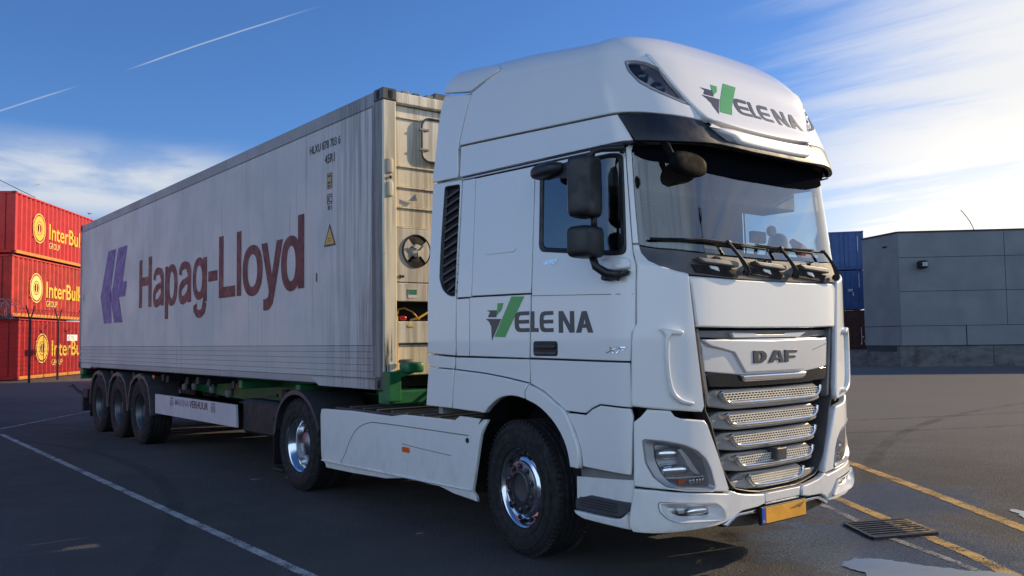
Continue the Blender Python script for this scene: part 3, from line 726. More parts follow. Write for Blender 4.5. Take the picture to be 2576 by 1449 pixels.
for k in range(3):
    ob = MB().raw([(-.08+k*.13, -.016, -.09), (-.055+k*.13, -.016, -.09), (-.055+k*.13, -.016, .09), (-.08+k*.13, -.016, .09)], [(0, 1, 2, 3)]).build('stroke', MATS['dark_joint']); ob.parent = sg
# plain kerb strip of pale concrete under the stack
# cable and gulls
cb = MB().tube([(-9+i*.6, 30+.70*i, 9.55-.62*i*.045+ .0006*(i-10)**2*10*.3) for i in range(3)], .012, 4)
c0, c1 = np.array((-2.4, 36.2, 9.75)), np.array((2.6, 43.1, 8.78))
tag(MB().tube([c0+(c1-c0)*t+np.array((0, 0, -.10*math.sin(math.pi*t))) for t in np.linspace(-1.2, 1.02, 20)], .016, 4).build('overhead_cable', GAPBLACK), 'thin dark cable sloping down to the top red container', 'cable')
def bird(loc, rz, m, label):
    loc = tuple(np.array(CAM)+(np.array(loc)-np.array(CAM))*2.6)
    o = thing('gull', label, 'bird', loc, 'gulls in the sky at the left')
    M = rotz(rz)
    MB().sq(np.zeros(3)+loc, (.24, .085, .08), 1, 1, 10, 8, M).build('body', m, o, smooth=True)
    MB().sq(np.array(loc)+M@np.array((.25, 0, .03)), (.07, .05, .05), 1, 1, 8, 6, M).build('head', m, o, smooth=True)
    for s_ in (-1, 1):
        pts = [(0.1, .05*s_, .04), (.06, .38*s_, .20), (-.05, .72*s_, .12), (-.16, .70*s_, .11), (-.08, .36*s_, .18), (-.12, .05*s_, .03)]
        V = [M@np.array(p)+loc for p in pts]+[M@(np.array(p)-np.array((0, 0, .02)))+loc for p in pts]
        MB().raw(V, [(0, 1, 4, 5), (1, 2, 3, 4), (11, 10, 7, 6), (10, 9, 8, 7), (0, 6, 7, 1), (1, 7, 8, 2), (2, 8, 9, 3), (3, 9, 10, 4), (4, 10, 11, 5), (5, 11, 6, 0)]).build('wing', m, o)
    MB().raw([M@np.array(p)+loc for p in ((-.2, .03, 0), (-.2, -.03, 0), (-.36, -.07, .0), (-.36, .07, 0), (-.2, .03, -.02), (-.2, -.03, -.02), (-.36, -.07, -.015), (-.36, .07, -.015))], [(0, 1, 2, 3), (7, 6, 5, 4), (0, 4, 5, 1), (2, 6, 7, 3)]).build('tail', m, o)
bird((6.22, 62.99, 12.63), .5, SPECK, 'white gull gliding below the cloud at the left')
bird((9.06, 60.88, 10.61), 2.2, FENCEM, 'small dark gull just above the corner of the red stack')

# ================================================================== TRACTOR UNIT
# plan outline of the cab front (half), swept through height
BX = [0, .25, .5, .73, .867, .96, 1.053, 1.12, 1.174, 1.21, 1.235, 1.245]
BY = [-.10, -.099, -.095, -.083, -.062, -.038, .0, .042, .09, .14, .20, .28]
_D = spl([(-.25, -.099)]+list(zip(BX, BY))+[(1.245, .36)], 24)[24:-24]
_L = np.r_[0, np.cumsum(np.hypot(*np.diff(_D, axis=0).T))]; SE = _L[-1]
def smst(a, b, v): t = np.clip((v-a)/(b-a), 0, 1); return t*t*(3-2*t)
def plan(s):
    a = np.abs(s); return np.interp(a, _L, _D[:, 0]), np.where(a > SE, _D[-1, 1]+(a-SE), np.interp(a, _L, _D[:, 1]))
def S(P):
    """cab body surface: s along the outline (0 = centre front, minus = near side), z height"""
    s, z = P[:, 0], P[:, 1]; x, y = plan(s)
    yy = y+.10*np.clip((z-2.1)/.85, 0, None)*np.clip(1-y/1.2, 0, 1)+.07*np.exp(-((x-1.08)/.12)**2)*smst(2.08, 2.22, z)*(np.abs(s) < SE)
    return np.stack([np.sign(s)*x*(1-.028*np.clip(z-2.0, 0, None)), yy, z], 1)
LZ = [2.90, 2.95, 3.07, 3.20, 3.40, 3.64, 3.72, 3.80, 4.1]; LY = [.03, .035, .066, .12, .205, .32, .385, .47, .9]
TZ = [2.9, 3.2, 3.4, 3.5, 3.6, 3.7, 3.76, 3.80, 4.1]; TX = [.972, .956, .945, .932, .905, .855, .80, .74, .4]
def pint(x, X, Y):
    """smooth monotone interpolation"""
    X, Y = np.array(X), np.array(Y); h = np.diff(X); d = np.diff(Y)/h; m = np.r_[d[0], (d[1:]*h[:-1]+d[:-1]*h[1:])/(h[1:]+h[:-1]), d[-1]]
    i = np.clip(np.searchsorted(X, x)-1, 0, len(h)-1); t = np.clip((x-X[i])/h[i], 0, 1)
    return (1+2*t)*(1-t)**2*Y[i]+t*(1-t)**2*h[i]*m[i]+t*t*(3-2*t)*Y[i+1]+t*t*(t-1)*h[i]*m[i+1]
def SR(P):
    """roof surface above the windscreen"""
    s, z = P[:, 0], P[:, 1]; x, y = plan(s)
    rise = .10*np.clip(y-.35, 0, None)*np.clip((z-3.2)/.4, 0, 1)
    return np.stack([np.sign(s)*x*pint(z-rise, TZ, TX), y+pint(z, LZ, LY)*np.clip(1-(y+.1)/1.5, 0, 1), z], 1)
def sg_(P, s): return [(p[0]*s, p[1]) for p in P]
TR = thing('tractor_unit', 'white tractor unit with green and charcoal lettering, parked with a container trailer', 'truck', (0, 1.38, 0))
NEAR, FAR = -1, 1
def both(name, loop, m, f=S, parent=None, **k):
    return [patch(name, sg_(loop, s), m, parent or TR, f, **({**k, 'holes': [sg_(h, s) for h in k.get('holes', ())]})) for s in (NEAR, FAR)]

# ---------------- body sides
win_o = [(2.19, 2.272), (1.405, 2.178), (1.30, 2.182), (1.268, 2.862), (1.36, 2.878), (2.178, 2.892)]
win_g = [(2.152, 2.300), (1.42, 2.212), (1.348, 2.214), (1.314, 2.838), (1.38, 2.850), (2.142, 2.866)]
for s in (NEAR, FAR):
    d = patch('door', sg_([(1.245, 2.902), (1.249, 2.245), (1.264, 1.70), (1.288, 1.66), (1.302, 1.475), (2.303, 1.490), (2.276, 1.955), (2.262, 2.45), (2.242, 2.922)], s), WHITE, TR, S, off=.0, thick=.03, bev=.006, res=.07, holes=[sg_(win_o, s)], hr=.05)
    # style crease across the door
    patch('crease', sg_([(1.275, 1.916), (1.275, 1.911), (2.268, 1.945), (2.268, 1.950)], s), MGREY, d, S, off=.0012, thick=.002, bev=0, res=.1)
    funnel('window_seal', sg_(win_o, s), sg_(win_g, s), BLACK, d, S, [(0, .004), (.25, .006), (.8, -.002), (1, -.014)], r=.05)
    patch('window_pane', sg_(inset(np.array(win_g[::-1]), -.012)[::-1] if False else win_g, s), SGLASS, d, S, off=-.010, thick=.006, bev=0, res=.12, r=.045)
    # door handle
    hd = patch('handle_recess', sg_([(1.99, 1.612), (1.99, 1.500), (2.266, 1.500), (2.266, 1.614)], s), BLACK, d, S, off=.004, thick=.01, bev=.006, r=.03)
    patch('handle', sg_([(2.01, 1.585), (2.01, 1.555), (2.246, 1.555), (2.246, 1.587)], s), GLOSSBLACK, hd, S, off=.022, thick=.03, bev=.008, r=.012)
    patch('handle_lip', sg_([(2.01, 1.535), (2.01, 1.513), (2.246, 1.513), (2.246, 1.535)], s), DGREY, hd, S, off=.012, thick=.02, bev=.005, r=.01)
    q = patch('quarter_panel', sg_([(2.254, 2.922), (2.287, 1.970), (3.034, 1.982), (3.004, 2.943)], s), WHITE, TR, S, off=0, thick=.025, bev=.005, res=.08)
    patch('blind_window', sg_([(2.437, 2.885), (2.452, 2.292), (2.878, 2.300), (2.864, 2.899)], s), WHITE, q, S, off=.006, thick=.012, bev=.005, res=.08, r=.06)
    patch('locker_door', sg_([(2.291, 1.958), (2.316, 1.487), (3.070, 1.497), (3.060, 1.970)], s), WHITE, TR, S, off=0, thick=.025, bev=.005, res=.08)
    patch('rear_strip', sg_([(3.016, 2.946), (3.046, 1.976), (3.246, 1.978), (3.194, 2.955)], s), WHITE, TR, S, off=-.004, thick=.02, bev=.004, res=.1)
    patch('rear_strip', sg_([(3.072, 1.964), (3.083, 1.497), (3.262, 1.497), (3.256, 1.966)], s), WHITE, TR, S, off=-.004, thick=.02, bev=.004, res=.1)
    sn = [(3.448, 2.939), (3.226, 2.926), (3.262, 1.99), (3.36, 2.0), (3.45, 2.055), (3.503, 2.15), (3.49, 2.45)]
    c = patch('side_deflector', sg_([(3.206, 2.962), (3.258, 1.98), (3.274, 1.499), (3.69, 1.515), (3.684, 1.95), (3.637, 2.985)], s), WHITE, TR, S, off=.004, thick=.03, bev=.008, res=.07, holes=[sg_(sn, s)], hr=.03)
    funnel('intake_rim', sg_(sn, s), sg_(inset(np.array(sn), -.022 if area(sn) < 0 else .022), s), BLACK, c, S, [(0, .005), (.5, -.002), (1, -.02)], r=.03)
    patch('intake_backing', sg_(sn, s), GAPBLACK, c, S, off=-.03, thick=.0, bev=0, r=.03)
    for k in range(13):
        z0 = 2.02+k*.072
        L_ = [(3.255-.002*k, z0), (3.245-.002*k, z0+.022), (3.46 if k > 1 else 3.40, z0-.065+.022), (3.46 if k > 1 else 3.40, z0-.065)]
        if z0 < 2.1: L_ = [(p[0], max(p[1], 2.02)) for p in L_]
        patch('intake_slat', sg_(L_, s), DGREY, c, S, off=-.004, thick=.022, bev=.004, res=.1)
    # sill band
    patch('sill_panel', sg_([(1.306, 1.463), (1.300, 1.174), (1.574, 1.184), (1.654, 1.154), (1.716, 1.115), (1.915, 1.120), (2.012, 1.174), (2.141, 1.246), (2.300, 1.300), (2.308, 1.476)], s), WHITE, TR, S, off=.0, thick=.025, bev=.005, res=.07)
    patch('sill_panel', sg_([(2.319, 1.476), (2.313, 1.305), (2.58, 1.338), (2.865, 1.365), (3.268, 1.387), (3.268, 1.483)], s), WHITE, TR, S, off=.0, thick=.025, bev=.006, res=.07)
    patch('sill_panel', sg_([(3.280, 1.484), (3.278, 1.388), (3.664, 1.401), (3.700, 1.502)], s), WHITE, TR, S, off=.006, thick=.025, bev=.006, res=.07)
    # wheel-arch fender in three sections, rolled outwards
    arch = [(2.861, 1.052), (2.792, 1.106), (2.676, 1.169), (2.564, 1.197), (2.455, 1.200), (2.341, 1.182), (2.197, 1.137), (2.067, 1.064), (1.972, .981), (1.912, .891), (1.883, .79), (1.875, .732)]
    outer = [(1.763, .737), (1.772, .862), (1.828, .981), (1.918, 1.113), (2.010, 1.166), (2.141, 1.238), (2.300, 1.292)]
    bulge = lambda P: .030*np.exp(-((np.hypot(np.abs(P[:, 0])-2.47, P[:, 1]-.52)-.735)/.055)**2)*(np.abs(P[:, 0]) < 2.9)
    i0 = spl(arch[5:], 5); patch('fender', sg_(list(i0)+list(spl(outer, 5)), s), WHITE, TR, S, off=.012, thick=.05, bev=.008, res=.035, offf=bulge)
    i1 = spl(arch[:6], 5); patch('fender', sg_([(3.310, 1.062)]+list(i1)[:-1]+[(2.346, 1.188), (2.311, 1.297), (2.58, 1.330), (2.865, 1.357), (3.268, 1.379)], s), WHITE, TR, S, off=.012, thick=.05, bev=.008, res=.035, offf=bulge)
    patch('fender', sg_([(3.322, 1.063), (3.279, 1.380), (3.664, 1.393), (3.706, 1.066)], s), WHITE, TR, S, off=.012, thick=.05, bev=.008, res=.07)
    patch('marker_lamp', sg_([(1.895, 1.00), (1.872, .90), (1.905, .905), (1.932, .985)], s), DGREY, TR, S, off=.028, thick=.03, bev=.004)
    # footwell panel, step and treads
    patch('footwell_panel', sg_([(1.908, 1.105), (1.716, 1.101), (1.650, 1.143), (1.573, 1.173), (1.306, 1.163), (1.294, 1.115), (1.314, .736), (1.754, .748), (1.765, .862), (1.819, .981)], s), WHITE, TR, S, off=.0, thick=.03, bev=.006, res=.07)
    patch('footwell_back', sg_([(1.74, .75), (1.30, .74), (1.30, .69), (1.84, .66), (1.84, .72)], s), MGREY, TR, S, off=-.05, thick=.01, bev=0)
    patch('step_riser', sg_([(1.846, .668), (1.300, .70), (1.322, .552), (1.70, .556), (1.848, .515)], s), WHITE, TR, S, off=-.028, thick=.02, bev=.003)
    patch('step_tread', sg_([(1.70, .556), (1.318, .552), (1.332, .505), (1.42, .450), (1.60, .445), (1.85, .447), (1.85, .515)], s), DGREY, TR, S, off=-.012, thick=.05, bev=.006, res=.05)
    for k in range(4): patch('tread_rib', sg_([(1.80, .475+k*.018), (1.80, .481+k*.018), (1.44+.0*k, .481+k*.018), (1.44, .475+k*.018)], s), BLACK, TR, S, off=-.008, thick=.01, bev=.002)
    patch('step_valance', sg_(list(spl([(1.852, .440), (1.60, .437), (1.45, .440), (1.39, .455), (1.336, .500)], 5))+[(1.342, .374), (1.60, .378), (1.77, .385), (1.825, .410)], s), WHITE, TR, S, off=.010, thick=.05, bev=.012, res=.05, offf=lambda P: -.05*np.clip((.43-P[:, 1])/.06, 0, 1)**2)
    # A-pillar
    patch('a_pillar', sg_([(1.238, 2.906), (1.243, 2.253), (1.190, 2.250), (1.193, 2.55), (1.184, 2.885), (1.165, 2.925), (1.2, 2.93)], s), WHITE, TR, S, off=.002, thick=.03, bev=.006, res=.05)
    # front corner with air deflector
    cp = patch('corner_panel', sg_([(1.247, 2.243), (1.257, 1.718), (1.280, 1.682), (1.291, 1.468), (1.299, 1.184), (1.05, 1.155), (.803, 1.132), (.783, 1.171), (.84, 1.62), (.888, 2.047), (.991, 2.066), (1.094, 2.095), (1.157, 2.130), (1.180, 2.18), (1.188, 2.243)], s), WHITE, TR, S, off=.016, thick=.05, bev=.014, res=.05, offf=lambda P: .022*smst(1.74, 1.60, P[:, 1])*smst(1.08, 1.16, np.abs(P[:, 0]))*smst(1.36, 1.26, np.abs(P[:, 0])))
    patch('deflector_lip', sg_(list(spl([(1.114, 1.682), (1.06, 1.688), (.962, 1.668)], 4))+[(.963, 1.643), (1.040, 1.645)]+list(spl([(1.056, 1.625), (1.062, 1.49), (1.050, 1.347), (1.024, 1.268), (.974, 1.225), (.897, 1.203)], 5))+[(.900, 1.181)]+list(spl([(.986, 1.200), (1.041, 1.243), (1.068, 1.316), (1.084, 1.49), (1.084, 1.64)], 5)), s), WHITE, cp, S, off=.052, thick=.06, bev=.010, res=.03)
    # headlamp panel
    bez = [(1.232, .958), (1.218, .968), (1.097, .955), (.956, .925), (.852, .880), (.786, .823), (.747, .751), (.710, .632), (.727, .617), (.964, .642), (1.086, .664), (1.167, .725), (1.216, .818)]
    gls = [(1.160, .937), (1.097, .937), (.981, .914), (.880, .873), (.809, .821), (.777, .740), (.751, .645), (.988, .663), (1.067, .697), (1.115, .754), (1.152, .839)]
    hp = patch('headlamp_panel', sg_([(1.289, 1.079), (1.241, 1.116), (1.200, 1.163), (1.047, 1.150), (1.019, 1.114), (.976, 1.098), (.785, 1.077), (.756, 1.042), (.655, .82), (.566, .605), (.592, .591), (1.013, .638), (1.19, .658), (1.297, .668)], s), WHITE, TR, S, off=.014, thick=.05, bev=.012, res=.05, holes=[sg_(bez, s)], hr=.02)
    hl = funnel('headlamp', sg_(bez, s), sg_(gls, s), SILVER if False else mat('bezel_grey', (.34, .33, .335), .35, metal=.4, var=.05) if 'bezel_grey' not in MATS else MATS['bezel_grey'], TR, S, [(0, .008), (.12, .020), (.35, .010), (.9, -.004), (1, -.02)], r=.015)
    patch('lens', sg_(gls, s), LENS, hl, S, off=-.004, thick=.0, bev=0, res=.05, r=.012)
    funnel('lamp_bowl', sg_(gls, s), sg_([(p[0]*.9+.1*.96, p[1]*.85+.15*.8) for p in gls], s), BOWL, hl, S, [(0, -.006), (.4, -.05), (1, -.10)], r=.012)
    patch('lamp_back', sg_([(p[0]*.9+.1*.96, p[1]*.85+.15*.8) for p in gls], s), BOWL, hl, S, off=-.10, thick=0, bev=0)
    for (a0, a1, z0, z1) in ((1.135, .985, .845, .893), (1.11, .90, .735, .785)):
        X, n_ = frame(S, np.array(sg_([(a0, z0), (a1, z0), (a1, z1), (a0, z1), ((a0+a1)/2, (z0+z1)/2)], s)))
        c_ = X[4]-n_[4]*.052; h_ = abs(a0-a1)/2*1.02; ang_ = math.atan2(X[1][1]-X[0][1], X[1][0]-X[0][0])
        MB().sq(c_, (h_, .045, (z1-z0)/2*1.6), .7, .55, 22, 14, rotz(ang_)).build('reflector', CHROME, hl, smooth=True)
    patch('lamp_shelf', sg_([(1.095, .722), (.78, .712), (.775, .703), (1.10, .710)], s), SILVER, hl, S, off=-.022, thick=.06, bev=.002)
    patch('inner_trim', sg_(list(spl([(.985, .895), (.93, .82), (.89, .76), (.84, .725)], 5))+[(.80, .72)]+list(spl([(.85, .775), (.90, .84), (.955, .90)], 5)), s), SILVER, hl, S, off=-.03, thick=.02, bev=.003, res=.03)
    patch('indicator', sg_([(.93, .700), (.93, .672), (.985, .672), (.985, .700)], s), AMBER, hl, S, off=-.03, thick=.02, bev=.002)
    for k in range(5): patch('led_cell', sg_([(.90-k*.027, .694), (.90-k*.027, .664), (.880-k*.027, .663), (.880-k*.027, .693)], s), CHROME, hl, S, off=-.02, thick=.02, bev=.004)

# ---------------- bumper
def prof_b(P):
    z = P[:, 1]; return .030*np.exp(-((z-.49)/.10)**2)-.075*np.clip((.425-z)/.07, 0, 1)**2+.010*smst(.60, .64, z)*0
half_t = [(1.297, .652), (1.166, .644), (1.018, .625), (.800, .604), (.598, .579), (.560, .594), (.50, .573), (.45, .561), (.34, .546), (.222, .535)]
half_b = [(.222, .470), (.304, .456), (.47, .452), (.525, .432), (.585, .398), (.656, .368), (.837, .358), (1.024, .354), (1.172, .354), (1.331, .362)]
fr_ = [(1.150, .569), (.92, .552), (.703, .530), (.651, .484), (.633, .417), (.758, .424), (1.030, .440), (1.098, .469), (1.140, .512)]
fg = [(1.089, .540), (.79, .518), (.772, .49), (.763, .449), (.998, .464), (1.048, .491)]
for s in (NEAR, FAR):
    bp = patch('bumper_corner', sg_(half_t+half_b, s), WHITE, TR, S, off=.012, thick=.05, bev=.010, res=.04, holes=[sg_(fr_, s)], hr=.025, offf=prof_b)
    SB = lambda P: (lambda X: X[0]+X[1]*(.012+prof_b(P))[:, None])(frame(S, P))
    fl = funnel('fog_surround', sg_(fr_, s), sg_(fg, s), WHITE, bp, SB, [(0, -.004), (.03, .012), (.16, .012), (.22, .0), (.95, -.035), (1, -.05)], r=.02)
    lm = patch('fog_lamp', sg_(fg, s), LENS, bp, SB, off=-.040, thick=.0, bev=0, res=.05, r=.01)
    patch('fog_bowl', sg_(fg, s), BOWL, lm, SB, off=-.085, thick=0, bev=0)
    X, n_ = frame(SB, np.array(sg_([(.90, .492), (.80, .487)], s)))
    ang_ = math.atan2(X[1][1]-X[0][1], X[1][0]-X[0][0])
    MB().sq(X.mean(0)-n_[0]*.068, (.095, .03, .028), .7, .6, 18, 12, rotz(ang_)).build('reflector', CHROME, lm, smooth=True)
    patch('fog_trim', sg_([(1.01, .53), (.95, .525), (.95, .478), (1.0, .475)], s), SILVER, lm, SB, off=-.055, thick=.02, bev=.004)
    patch('chrome_lip', sg_(list(spl([(.628, .372), (.55, .410), (.49, .431), (.40, .434), (.272, .433)], 6))+list(spl([(.272, .408), (.40, .412), (.48, .409), (.545, .384), (.590, .358)], 6)), s), CHROME, TR, S, off=.010, thick=.03, bev=.008, res=.03)
patch('bumper_flap', [(-.215, .536), (-.208, .474), (.208, .474), (.215, .536)], WHITE, TR, S, off=.030, thick=.04, bev=.006, res=.05)
patch('bumper_underside', [(-.60, .445), (-.60, .35), (-.3, .32), (.3, .32), (.60, .35), (.60, .445)], BLACK, TR, S, off=-.03, thick=.05, bev=.01, res=.08)
patch('step_grip', [(-.20, .470), (-.20, .458), (.20, .458), (.20, .470)], SILVER, TR, S, off=.024, thick=.03, bev=.003)
# number plate: no readable characters
PLATEY = mat('plate_yellow', (.78, .36, .03), .42, var=.12, vscale=7); PLATEB = mat('plate_blue', (.02, .06, .42), .4, var=.1)
np_ = patch('number_plate', [(-.278, .450), (-.278, .326), (.262, .326), (.262, .450)], BLACK, TR, S, off=.042, thick=.025, bev=.004, r=.008)
patch('plate_face', [(-.226, .442), (-.226, .336), (.254, .336), (.254, .442)], PLATEY, np_, S, off=.0445, thick=.003, bev=.001, r=.005)
patch('plate_band', [(-.270, .442), (-.270, .336), (-.229, .336), (-.229, .442)], PLATEB, np_, S, off=.0445, thick=.003, bev=.001, r=.003)
lettering('lettering', 'NL', SPECKW if 'SPECKW' in globals() else SILVER, np_, lambda u, v: tuple((lambda X: X[0][0]+X[1][0]*.0462)(frame(S, np.array([(-.262+u*.024, .345+v*.016)])))))

patch('plate_scrape', [(.04, .402), (.14, .418), (.235, .434), (.21, .412), (.17, .392), (.16, .404), (.10, .398)], mat('scrape', (.20, .10, .02), .6, var=.3, vscale=40), np_, S, off=.0452, thick=.0005, bev=0)

# ---------------- grille
gr_o = [(.832, 1.690), (.812, 1.645), (.79, 1.448), (.757, 1.259), (.764, 1.144), (.712, 1.055), (.655, .88), (.602, .73), (.525, .625), (.478, .592), (.34, .562), (.212, .545)]
gl_ = [(p[0], p[1]) for p in gr_o]+[(-p[0], p[1]) for p in gr_o[::-1]]
gl2 = [(p[0]*.965, .02+p[1]*.985) for p in gl_]
GR = funnel('grille', gl_, gl2, DGREY, TR, S, [(0, -.012), (.3, -.014), (.55, -.07), (1, -.17)], n=160)
patch('grille_backing', gl2, GAPBLACK, GR, S, off=-.165, thick=0, bev=0, res=.1)
patch('side_trim', [(-.835, 1.687), (-.815, 1.64), (-.735, 1.17), (-.70, 1.16), (-.775, 1.60), (-.79, 1.68)], MGREY, GR, S, off=-.020, thick=.05, bev=.006, res=.06)
patch('side_trim', [(.835, 1.687), (.815, 1.64), (.735, 1.17), (.70, 1.16), (.775, 1.60), (.79, 1.68)], MGREY, GR, S, off=-.020, thick=.05, bev=.006, res=.06)
def sym(P): return [(-p[0], p[1]) for p in P]+[(p[0], p[1]) for p in P[::-1]]
patch('upper_trim', sym([(.79, 1.670), (.785, 1.625), (.30, 1.612)]), MGREY, GR, S, off=-.06, thick=.04, bev=.004)
patch('upper_strip', sym([(.45, 1.652), (.30, 1.645), (.16, 1.625), (.36, 1.618)][::1]) if False else [(-.45, 1.655), (-.43, 1.618), (.36, 1.618), (.45, 1.655), (.20, 1.650), (.16, 1.640), (-.16, 1.640), (-.20, 1.650)], SILVER, GR, S, off=-.03, thick=.04, bev=.004)
wings = sym([(.762, 1.612), (.738, 1.392), (.39, 1.362), (.30, 1.360)])
patch('emblem_wings', wings, SILVER, GR, S, off=-.012, thick=.05, bev=.008, res=.05, r=.01, offf=lambda P: -.03*smst(1.56, 1.62, P[:, 1])-.02*smst(.55, .75, np.abs(P[:, 0])))
ep = patch('emblem_plate', [(-.755, 1.610), (-.70, 1.565), (-.47, 1.515), (-.355, 1.375), (.355, 1.375), (.47, 1.515), (.70, 1.565), (.755, 1.610), (0, 1.598)], SILVER, GR, S, off=.008, thick=.05, bev=.010, res=.05, offf=lambda P: -.035*smst(1.55, 1.61, P[:, 1]))
def letter(name, loop, m, parent, f, tr_, off=.012, thick=.008, holes=(), r=0, **k):
    return patch(name, [tr_(*p) for p in loop], m, parent, f, off=off, thick=thick, bev=k.get('bev', .002), res=.03, holes=[[tr_(*p) for p in h] for h in holes], r=r)
LET = mat('emblem_letter', (.06, .06, .065), .35, metal=.3, var=.05)
dz, dh = 1.439, .087
letter('letter_d', [(0, 0), (.60, 0), (.95, .30), (1, .55), (.95, .78), (.70, 1), (0, 1)], LET, ep, S, lambda u, v: (-.272+u*.152, dz+v*dh), off=.016, holes=[[(.42, .22), (.58, .38), (.60, .62), (.50, .78), (.36, .78), (.36, .22)]])
letter('letter_a', [(0, 0), (.40, 1), (.80, 1), (1.0, 0), (.72, 0), (.72, .20), (.38, .20), (.30, 0)], LET, ep, S, lambda u, v: (-.100+u*.178, dz+v*dh), off=.016, holes=[[(.47, .42), (.70, .42), (.66, .76), (.58, .76)]])
letter('letter_f', [(0, 0), (.30, 0), (.30, .32), (.85, .32), (.85, .56), (.30, .56), (.30, .76), (1, .76), (1, 1), (0, 1)], LET, ep, S, lambda u, v: (.096+u*.154, dz+v*dh), off=.016)
patch('lower_fascia', sym([(.735, 1.385), (.700, 1.292), (.35, 1.280)]), GLOSSBLACK, GR, S, off=-.025, thick=.05, bev=.008, res=.05)
patch('chrome_bar', sym(list(spl([(.395, 1.360), (.372, 1.325), (.325, 1.314), (.2, 1.313)], 5)))[::1], CHROME, GR, S, off=.004, thick=.03, bev=.012, res=.04)
def slat(k, zt, hw, dz_):
    """one grille bar: grey body, perforated insert, chrome rim turned up at the ends"""
    b = patch('slat', [(-hw, zt-.055), (-hw+.02, zt-.105), (-hw+.22, zt-dz_-.004), (0, zt-dz_-.008), (hw-.22, zt-dz_-.004), (hw-.02, zt-.105), (hw, zt-.055), (hw-.05, zt-.02), (hw-.115, zt+.004), (0, zt-.004), (-hw+.115, zt+.004), (-hw+.05, zt-.02)], GRILLGREY, GR, S, off=-.03, thick=.07, bev=.012, res=.04, r=.015,
              offf=lambda P: -.065*smst(hw-.16, hw, np.abs(P[:, 0]))+.012*np.exp(-((P[:, 1]-(zt-.10))/.03)**2)-.03*smst(zt-.03, zt, P[:, 1]))
    aw = hw-.135
    patch('insert_backing', [(-aw, zt-.018), (-aw+.05, zt-.078), (aw-.05, zt-.078), (aw, zt-.018)], GAPBLACK, b, S, off=-.024, thick=0, bev=0, res=.06)
    rows = 4; zz = [zt-.022-i*.0165 for i in range(rows)]
    V = []; F = []
    def cell(a0, a1, z0, z1, of):
        X, n_ = frame(S, np.array([(a0, z0), (a1, z0), (a1, z1), (a0, z1)])); i = len(V); V.extend(list(X+n_*of)+list(X+n_*(of-.012)))
        F.extend([(i, i+1, i+2, i+3), (i, i+4, i+5, i+1), (i+1, i+5, i+6, i+2), (i+2, i+6, i+7, i+3), (i+3, i+7, i+4, i)])
    for i, z in enumerate(zz):
        a = aw-.006-.030*(i/3)**1.5
        for j in range(16): cell(-a+2*a*j/16, -a+2*a*(j+1)/16, z-.0030, z+.0030, -.016)
        if i < rows-1:
            n = 30; 
            for j in range(n+1):
                u = -a+.01+(2*a-.02)*(j+(.5 if i % 2 else 0))/(n+.5); cell(u-.0033, u+.0033, z-.0165, z, -.017)
    if k == 5:
        pass
    mk('perforated_insert', V, F, MESHB, b)
    path = spl([(-aw-.012, zt-.006), (-aw+.002, zt-.048), (-aw+.05, zt-.082), (-aw+.16, zt-.091), (0, zt-.094), (aw-.16, zt-.091), (aw-.05, zt-.082), (aw-.002, zt-.048), (aw+.012, zt-.006)], 8)
    patch('chrome_rim', strip_loop(path, .025), CHROME, b, S, off=-.002, thick=.03, bev=.008, res=.03)
slat(1, 1.262, .715, .128); slat(2, 1.110, .665, .118); slat(3, .966, .625, .118); slat(4, .822, .580, .118)
slat(5, .680, .45, .10)
patch('lower_apron', sym([(.52, .640), (.47, .597), (.34, .572), (.20, .560), (.20, .590), (.33, .605), (.44, .640)][:1]+[(.47, .600), (.34, .574), (.15, .560)]), GRILLGREY, GR, S, off=-.034, thick=.03, bev=.006)
patch('radar_sensor', [(-.062, .835), (-.066, .752), (.058, .752), (.062, .835)], DGREY, GR, S, off=.035, thick=.14, bev=.010, r=.01)

# ---------------- bonnet lid and cowl
lid = patch('front_lid', [(-.874, 2.034), (-.828, 1.694), (-.4, 1.686), (.4, 1.686), (.828, 1.694), (.874, 2.034), (.45, 2.022), (0, 2.020), (-.45, 2.022)], WHITE, TR, S, off=.006, thick=.05, bev=.012, res=.05, offf=lambda P: -.02*smst(1.99, 2.04, P[:, 1]))
COWL = mat('cowl_grey', (.105, .10, .098), .5, var=.1, bump=.03, bscale=300)
cw_b = [(1.174, 2.165), (1.150, 2.128), (1.094, 2.096), (.99, 2.068), (.88, 2.043), (.43, 2.026), (0, 2.022)]
cw_t = [(0, 2.176), (.30, 2.178), (.606, 2.184), (.866, 2.198), (1.05, 2.218), (1.188, 2.240)]
cl = patch('cowl', [(-p[0], p[1]) for p in cw_b][:-1]+[(p[0], p[1]) for p in cw_b[::-1]]+cw_t[::-1]+[(-p[0], p[1]) for p in cw_t][1:], COWL, TR, S, off=-.010, thick=.03, bev=.004, res=.05)
for a0, a1 in ((-.84, -.44), (-.265, .115), (.29, .69)):
    # foot ledge: shelf; the shaded hollow below is painted as a black patch
    lo_ = patch('foot_ledge', [(a0, 2.150), (a0+.06, 2.118), (a1, 2.100), (a1, 2.132), (a1-.06, 2.140)], MGREY, cl, S, off=.045, thick=.05, bev=.008, res=.05, r=.008)
    patch('ledge_shade', [(a0-.02, 2.112), (a0+.02, 2.058), (a1-.02, 2.036), (a1+.03, 2.09)], GAPBLACK, cl, S, off=.004, thick=.012, bev=.004, res=.06)
    patch('ledge_bracket', [(a0+.13, 2.105), (a0+.14, 2.085), (a0+.23, 2.068), (a0+.21, 2.10)], SILVER, lo_, S, off=.015, thick=.012, bev=.003)
    patch('clip', [((a0+a1)/2, 2.172), ((a0+a1)/2-.02, 2.146), ((a0+a1)/2+.06, 2.140), ((a0+a1)/2+.06, 2.168)], BLACK, cl, S, off=.012, thick=.02, bev=.004)

